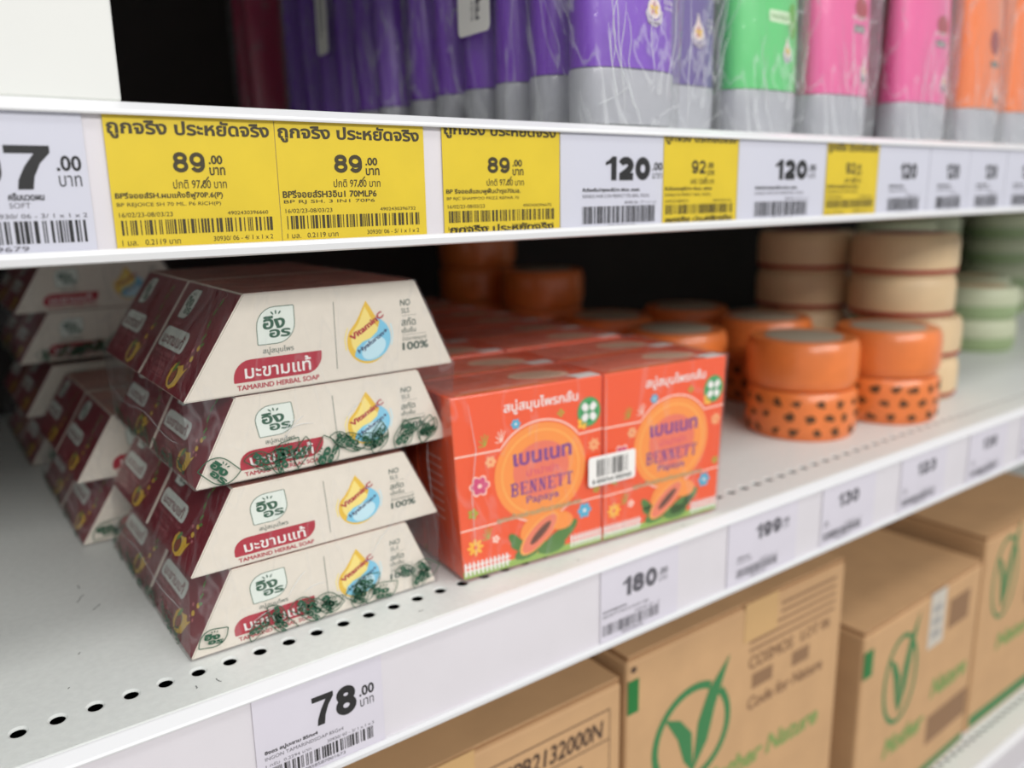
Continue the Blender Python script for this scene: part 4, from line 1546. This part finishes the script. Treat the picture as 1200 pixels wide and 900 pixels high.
def purple_extra(t, b):
    # the deep folds that cross the left half of the front tube
    yf = -TD - 0.0028
    for pts in ([(-0.0215, 0.055), (-0.020, 0.042), (-0.0185, 0.032), (-0.015, 0.024), (-0.0105, 0.016), (-0.008, 0.009), (-0.002, 0.005)],
                [(-0.019, 0.055), (-0.0175, 0.044), (-0.0165, 0.034), (-0.0145, 0.024), (-0.0125, 0.014)],
                [(-0.0225, 0.040), (-0.0215, 0.030), (-0.0195, 0.021), (-0.017, 0.012), (-0.013, 0.0145), (-0.0095, 0.017)],
                [(-0.0170, 0.012), (-0.024, 0.0095), (-0.0282, 0.0080)],
                [(0.0262, 0.055), (0.0268, 0.038), (0.0262, 0.022), (0.0270, 0.010), (0.0262, 0.002)]):
        creases(b, [[(p[0], yf - 0.0004 * math.sin(k * 1.7), p[1]) for k, p in enumerate(pts)]], 0.00024)


tube_pack('front purple shampoo tube pack, nearest of the wrapped tubes, caps down', 0.2690, 0.0215, ['purple'] * 6, art_purple, 2, purple_extra)
tube_pack('shaded purple tube pack standing behind the front purple pack', 0.2700, 0.1975, ['purple'] * 6, None, 3)
tube_pack('dull violet tube pack squeezed between the front purple pack and the green pack', 0.3275, 0.0480, ['violet'] * 3, art_purple, 4)
tube_pack('green shampoo tube pack', 0.3860, 0.0400, ['green'] * 3, art_green, 5)
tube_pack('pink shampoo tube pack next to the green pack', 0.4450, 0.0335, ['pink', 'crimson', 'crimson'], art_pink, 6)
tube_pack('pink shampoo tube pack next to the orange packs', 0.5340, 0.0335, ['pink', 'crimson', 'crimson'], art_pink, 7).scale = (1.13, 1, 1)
tube_pack('orange shampoo tube pack next to the pink packs', 0.6080, 0.0335, ['orange'] * 3, art_orange, 8)
tube_pack('orange shampoo tube pack at the right edge of the photo', 0.6700, 0.0335, ['orange'] * 3, art_orange, 9)
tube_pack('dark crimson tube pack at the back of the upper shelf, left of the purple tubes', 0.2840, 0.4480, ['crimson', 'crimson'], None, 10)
# hanging white barcode tag on the row of purple tubes
mb = MB()
pts = []
P = Print()
P.rrect(-8, 0, 19, 44, 3.0, mat('sticker_white', (236, 232, 228), 0.4), 0)
P.text('PERFECT', 10.5, 6, INKG, w=26, h=3.4, bold=0.03, rot=90)
P.text('ซันซิล เพอร์เฟค', 5.4, 6, INKG, w=24, h=2.4, rot=90)
P.rect(9, 14, 12.6, 22, INK, 3)
o = P.mesh('barcode_label', lambda u, v, l: (-l * EPS, -u * 0.001, v * 0.001), None, (0.2375, 0.0960, UZ + 0.0478))
tag(o, 'white rounded barcode label on the side of the purple tube row', 'label')

P = Print()
P.rrect(0, 0, 16, 60, 3.0, mat('sticker_white', (236, 232, 228), 0.4), 0)
P.rect(5, 10, 6.5, 50, INKG, 1)
P.rect(9, 14, 10.2, 44, INKG, 1)
o = P.mesh('barcode_label', lambda u, v, l: (-l * EPS, -u * 0.001, v * 0.001), None, (0.2385, 0.2720, UZ + 0.0620))
tag(o, 'dim white label far back on the shaded purple tubes', 'label')

# ================================================================ WHITE BOX top left
mb = MB()
mb.box((-0.110, 0.006, 0), (0.0583, 0.066, 0.140), mat('plain_white_carton', (218, 218, 214), 0.5, var=0.01, vscale=20))
o = mb.build('display_box', None, (0, 0, UZ + 0.0003), bevel=0.0008)
tag(o, 'plain white box standing at the left end of the upper shelf', 'box')
mb = MB()
mb.box((-0.109, 0.0055, 0.1395), (0.0573, 0.0359, 0.1412), mat('plain_white_carton', (232, 232, 228), 0.5))
mb.box((-0.109, 0.0362, 0.1395), (0.0573, 0.0665, 0.1412), mat('plain_white_carton', (232, 232, 228), 0.5))
mb.build('lid_flap', o)


# ================================================================ BROWN CARTONS
def carton(label, x, y, w, d, h, rz=0.0, art=None, tape_x=0.5):
    t = thing('brown_carton', label, 'carton', (x, y, -0.3127), rz, 'brown corrugated cartons on the lowest shelf')
    mb = MB()
    mb.box((0, 0, 0), (w, d, h - 0.003), CARD)
    mb.build('carton_body', t, bevel=0.0022)
    for k in range(2):
        mb = MB()
        y0 = 0.0012 if k == 0 else d / 2 + 0.0008
        mb.box((0.0012, y0, h - 0.003), (w - 0.0012, y0 + d / 2 - 0.0020, h), CARD)
        mb.box((0.0010, y0 - 0.0002, h - 0.0024), (w - 0.0010, y0 + d / 2 - 0.0018, h - 0.0010), CARDD)
        mb.build('flap', t)
    mb = MB()
    mb.box((-0.0006, d / 2 - 0.024, h), (w + 0.0006, d / 2 + 0.024, h + 0.0003), TAPE)
    mb.box((-0.0006, d / 2 - 0.024, h - 0.05), (-0.0002, d / 2 + 0.024, h), TAPE)
    mb.build('tape', t)
    if art:
        P = Print()
        art(P, w * 1000, h * 1000)
        P.mesh('front_print', lambda u, v, l: (u / 1000, -0.00005 - l * EPS * 2, v / 1000), t)
    return t


def check_logo(P, u, v, rx, ry, m=GPRINT):
    n = 40
    for (k, w) in ((1.0, rx * 0.16),):
        P.line([(u + rx * math.cos(R(a)), v + ry * math.sin(R(a))) for a in range(62, 412, 10)], w, m, 1)
    P.poly([[(u - rx * 0.75, v + ry * 0.62), (u - rx * 0.35, v + ry * 0.45), (u - rx * 0.02, v + ry * 0.05), (u + rx * 0.04, v - ry * 0.85), (u - rx * 0.22, v - ry * 0.5), (u - rx * 0.40, v + ry * 0.05)]], m, 2)
    P.poly([[(u + rx * 0.02, v - ry * 0.85), (u + rx * 0.42, v - ry * 0.3), (u + rx * 0.62, v + ry * 0.4), (u + rx * 1.0, v + ry * 1.35), (u + rx * 0.42, v + ry * 0.8), (u + rx * 0.14, v + ry * 0.2)]], m, 2)


def art_code(P, w, h):
    P.line([(88, h - 78), (88, 216), (190.6, 216), (190.6, h - 78)], 0.9, CARDINK, 1, closed=True)
    P.line([(88, 198.5), (190.6, 198.5)], 0.7, CARDINK, 1)
    P.line([(88, 180), (190.6, 180)], 0.7, CARDINK, 1)
    P.text('SSPB2132000N', 117, 201.2, CARDINK, w=68, h=10.4, bold=0.02, shear=0.1)
    P.text('12 Pcs.', 140, 183.5, CARDINK, w=34, h=11, bold=0.02, shear=0.1)
    P.raw([(84, 160), (106, 160), (106, h - 0.5), (84, h - 0.5)], [(0, 1, 2, 3)], TAPE, 2)


def art_big(P, w, h):
    check_logo(P, 53, 172, 31, 30)
    P.rect(0.5, h - 34, 8.5, h - 14, GTAPE, 2)
    P.ell(4.5, h - 8, 2.2, 1.8, CARDINK, 2, n=12)
    u0, u1 = 102, 190
    for k in range(5):
        P.rect(u0 + (30 if k < 2 else 0), h - 12 - 5.5 * k, u1, h - 10 - 5.5 * k, CARDINKF, 1)
    P.text('COSMOS', u0, h - 46, CARDINKF, w=44, h=9, bold=0.03)
    P.text('LOT 06', u0 + 52, h - 45, CARDINKF, w=32, h=8, bold=0.03)
    P.rect(u0 + 4, h - 60, u0 + 24, h - 50, CARDINKF, 1)
    P.rect(u0 + 44, h - 60, u0 + 62, h - 50, CARDINKF, 1)
    P.text('Code for Nature', u0, h - 74, CARDINKF, w=78, h=9, bold=0.03, shear=0.1)
    P.text('Mother Nature', 60, 126, GPRINTF, w=118, h=14, bold=0.03, shear=0.25)
    P.raw([(96, h - 26), (128, h - 26), (128, h - 0.5), (96, h - 0.5)], [(0, 1, 2, 3)], TAPE, 2)


def art_small(P, w, h):
    check_logo(P, 58, 114, 24, 36)
    P.rect(0.5, h - 37, 13, h - 15, GTAPE, 2)
    P.raw([(98, h - 50), (124, h - 50), (124, h - 2), (98, h - 2)], [(0, 1, 2, 3)], mat('grey_shipping_label', (196, 188, 176), 0.5), 1)
    for k in range(3):
        P.rect(103, h - 42 + 11 * k, 118, h - 36 + 11 * k, mat('pale_grey_ink', (160, 156, 152), 0.6), 2)
    P.rect(132, h - 44, 168, h - 18, CARDINKF, 1)
    P.text('Mother', 40, 50, GPRINTF, w=62, h=18, bold=0.04, shear=0.25)
    P.text('Nature', 112, 72, GPRINTF, w=62, h=18, bold=0.04, shear=0.25)
    P.rect(112, 30, 184, 56, CARDINKF, 1)
    P.rect(8, 4, w - 4, 11, GPRINT, 1)


def art_far(P, w, h):
    check_logo(P, 42, h - 48, 22, 38)
    P.rect(92, h - 90, 122, h - 50, CARDINKF, 1)
    P.text('Nature', 40, h - 120, GPRINTF, w=80, h=16, bold=0.04, shear=0.25)
    P.rect(4, 4, w - 4, 15, GPRINT, 1)


carton('brown carton at the bottom left of the photo, printed with a boxed code', 0.0740, 0.0200, 0.1990, 0.30, 0.2310, 0.0, art_code)
carton('brown carton with a large green tick in a ring, second from the left', 0.2770, 0.0200, 0.2000, 0.30, 0.2400, 0.0, art_big)
carton('lower brown carton with a green tick and grey shipping label, third from the left', 0.5100, 0.0200, 0.1880, 0.30, 0.1720, R(2.0), art_small)
carton('brown carton with a green tick at the right edge of the photo', 0.7080, 0.0290, 0.1900, 0.30, 0.1880, 0.0, art_far)
# print on the carton top
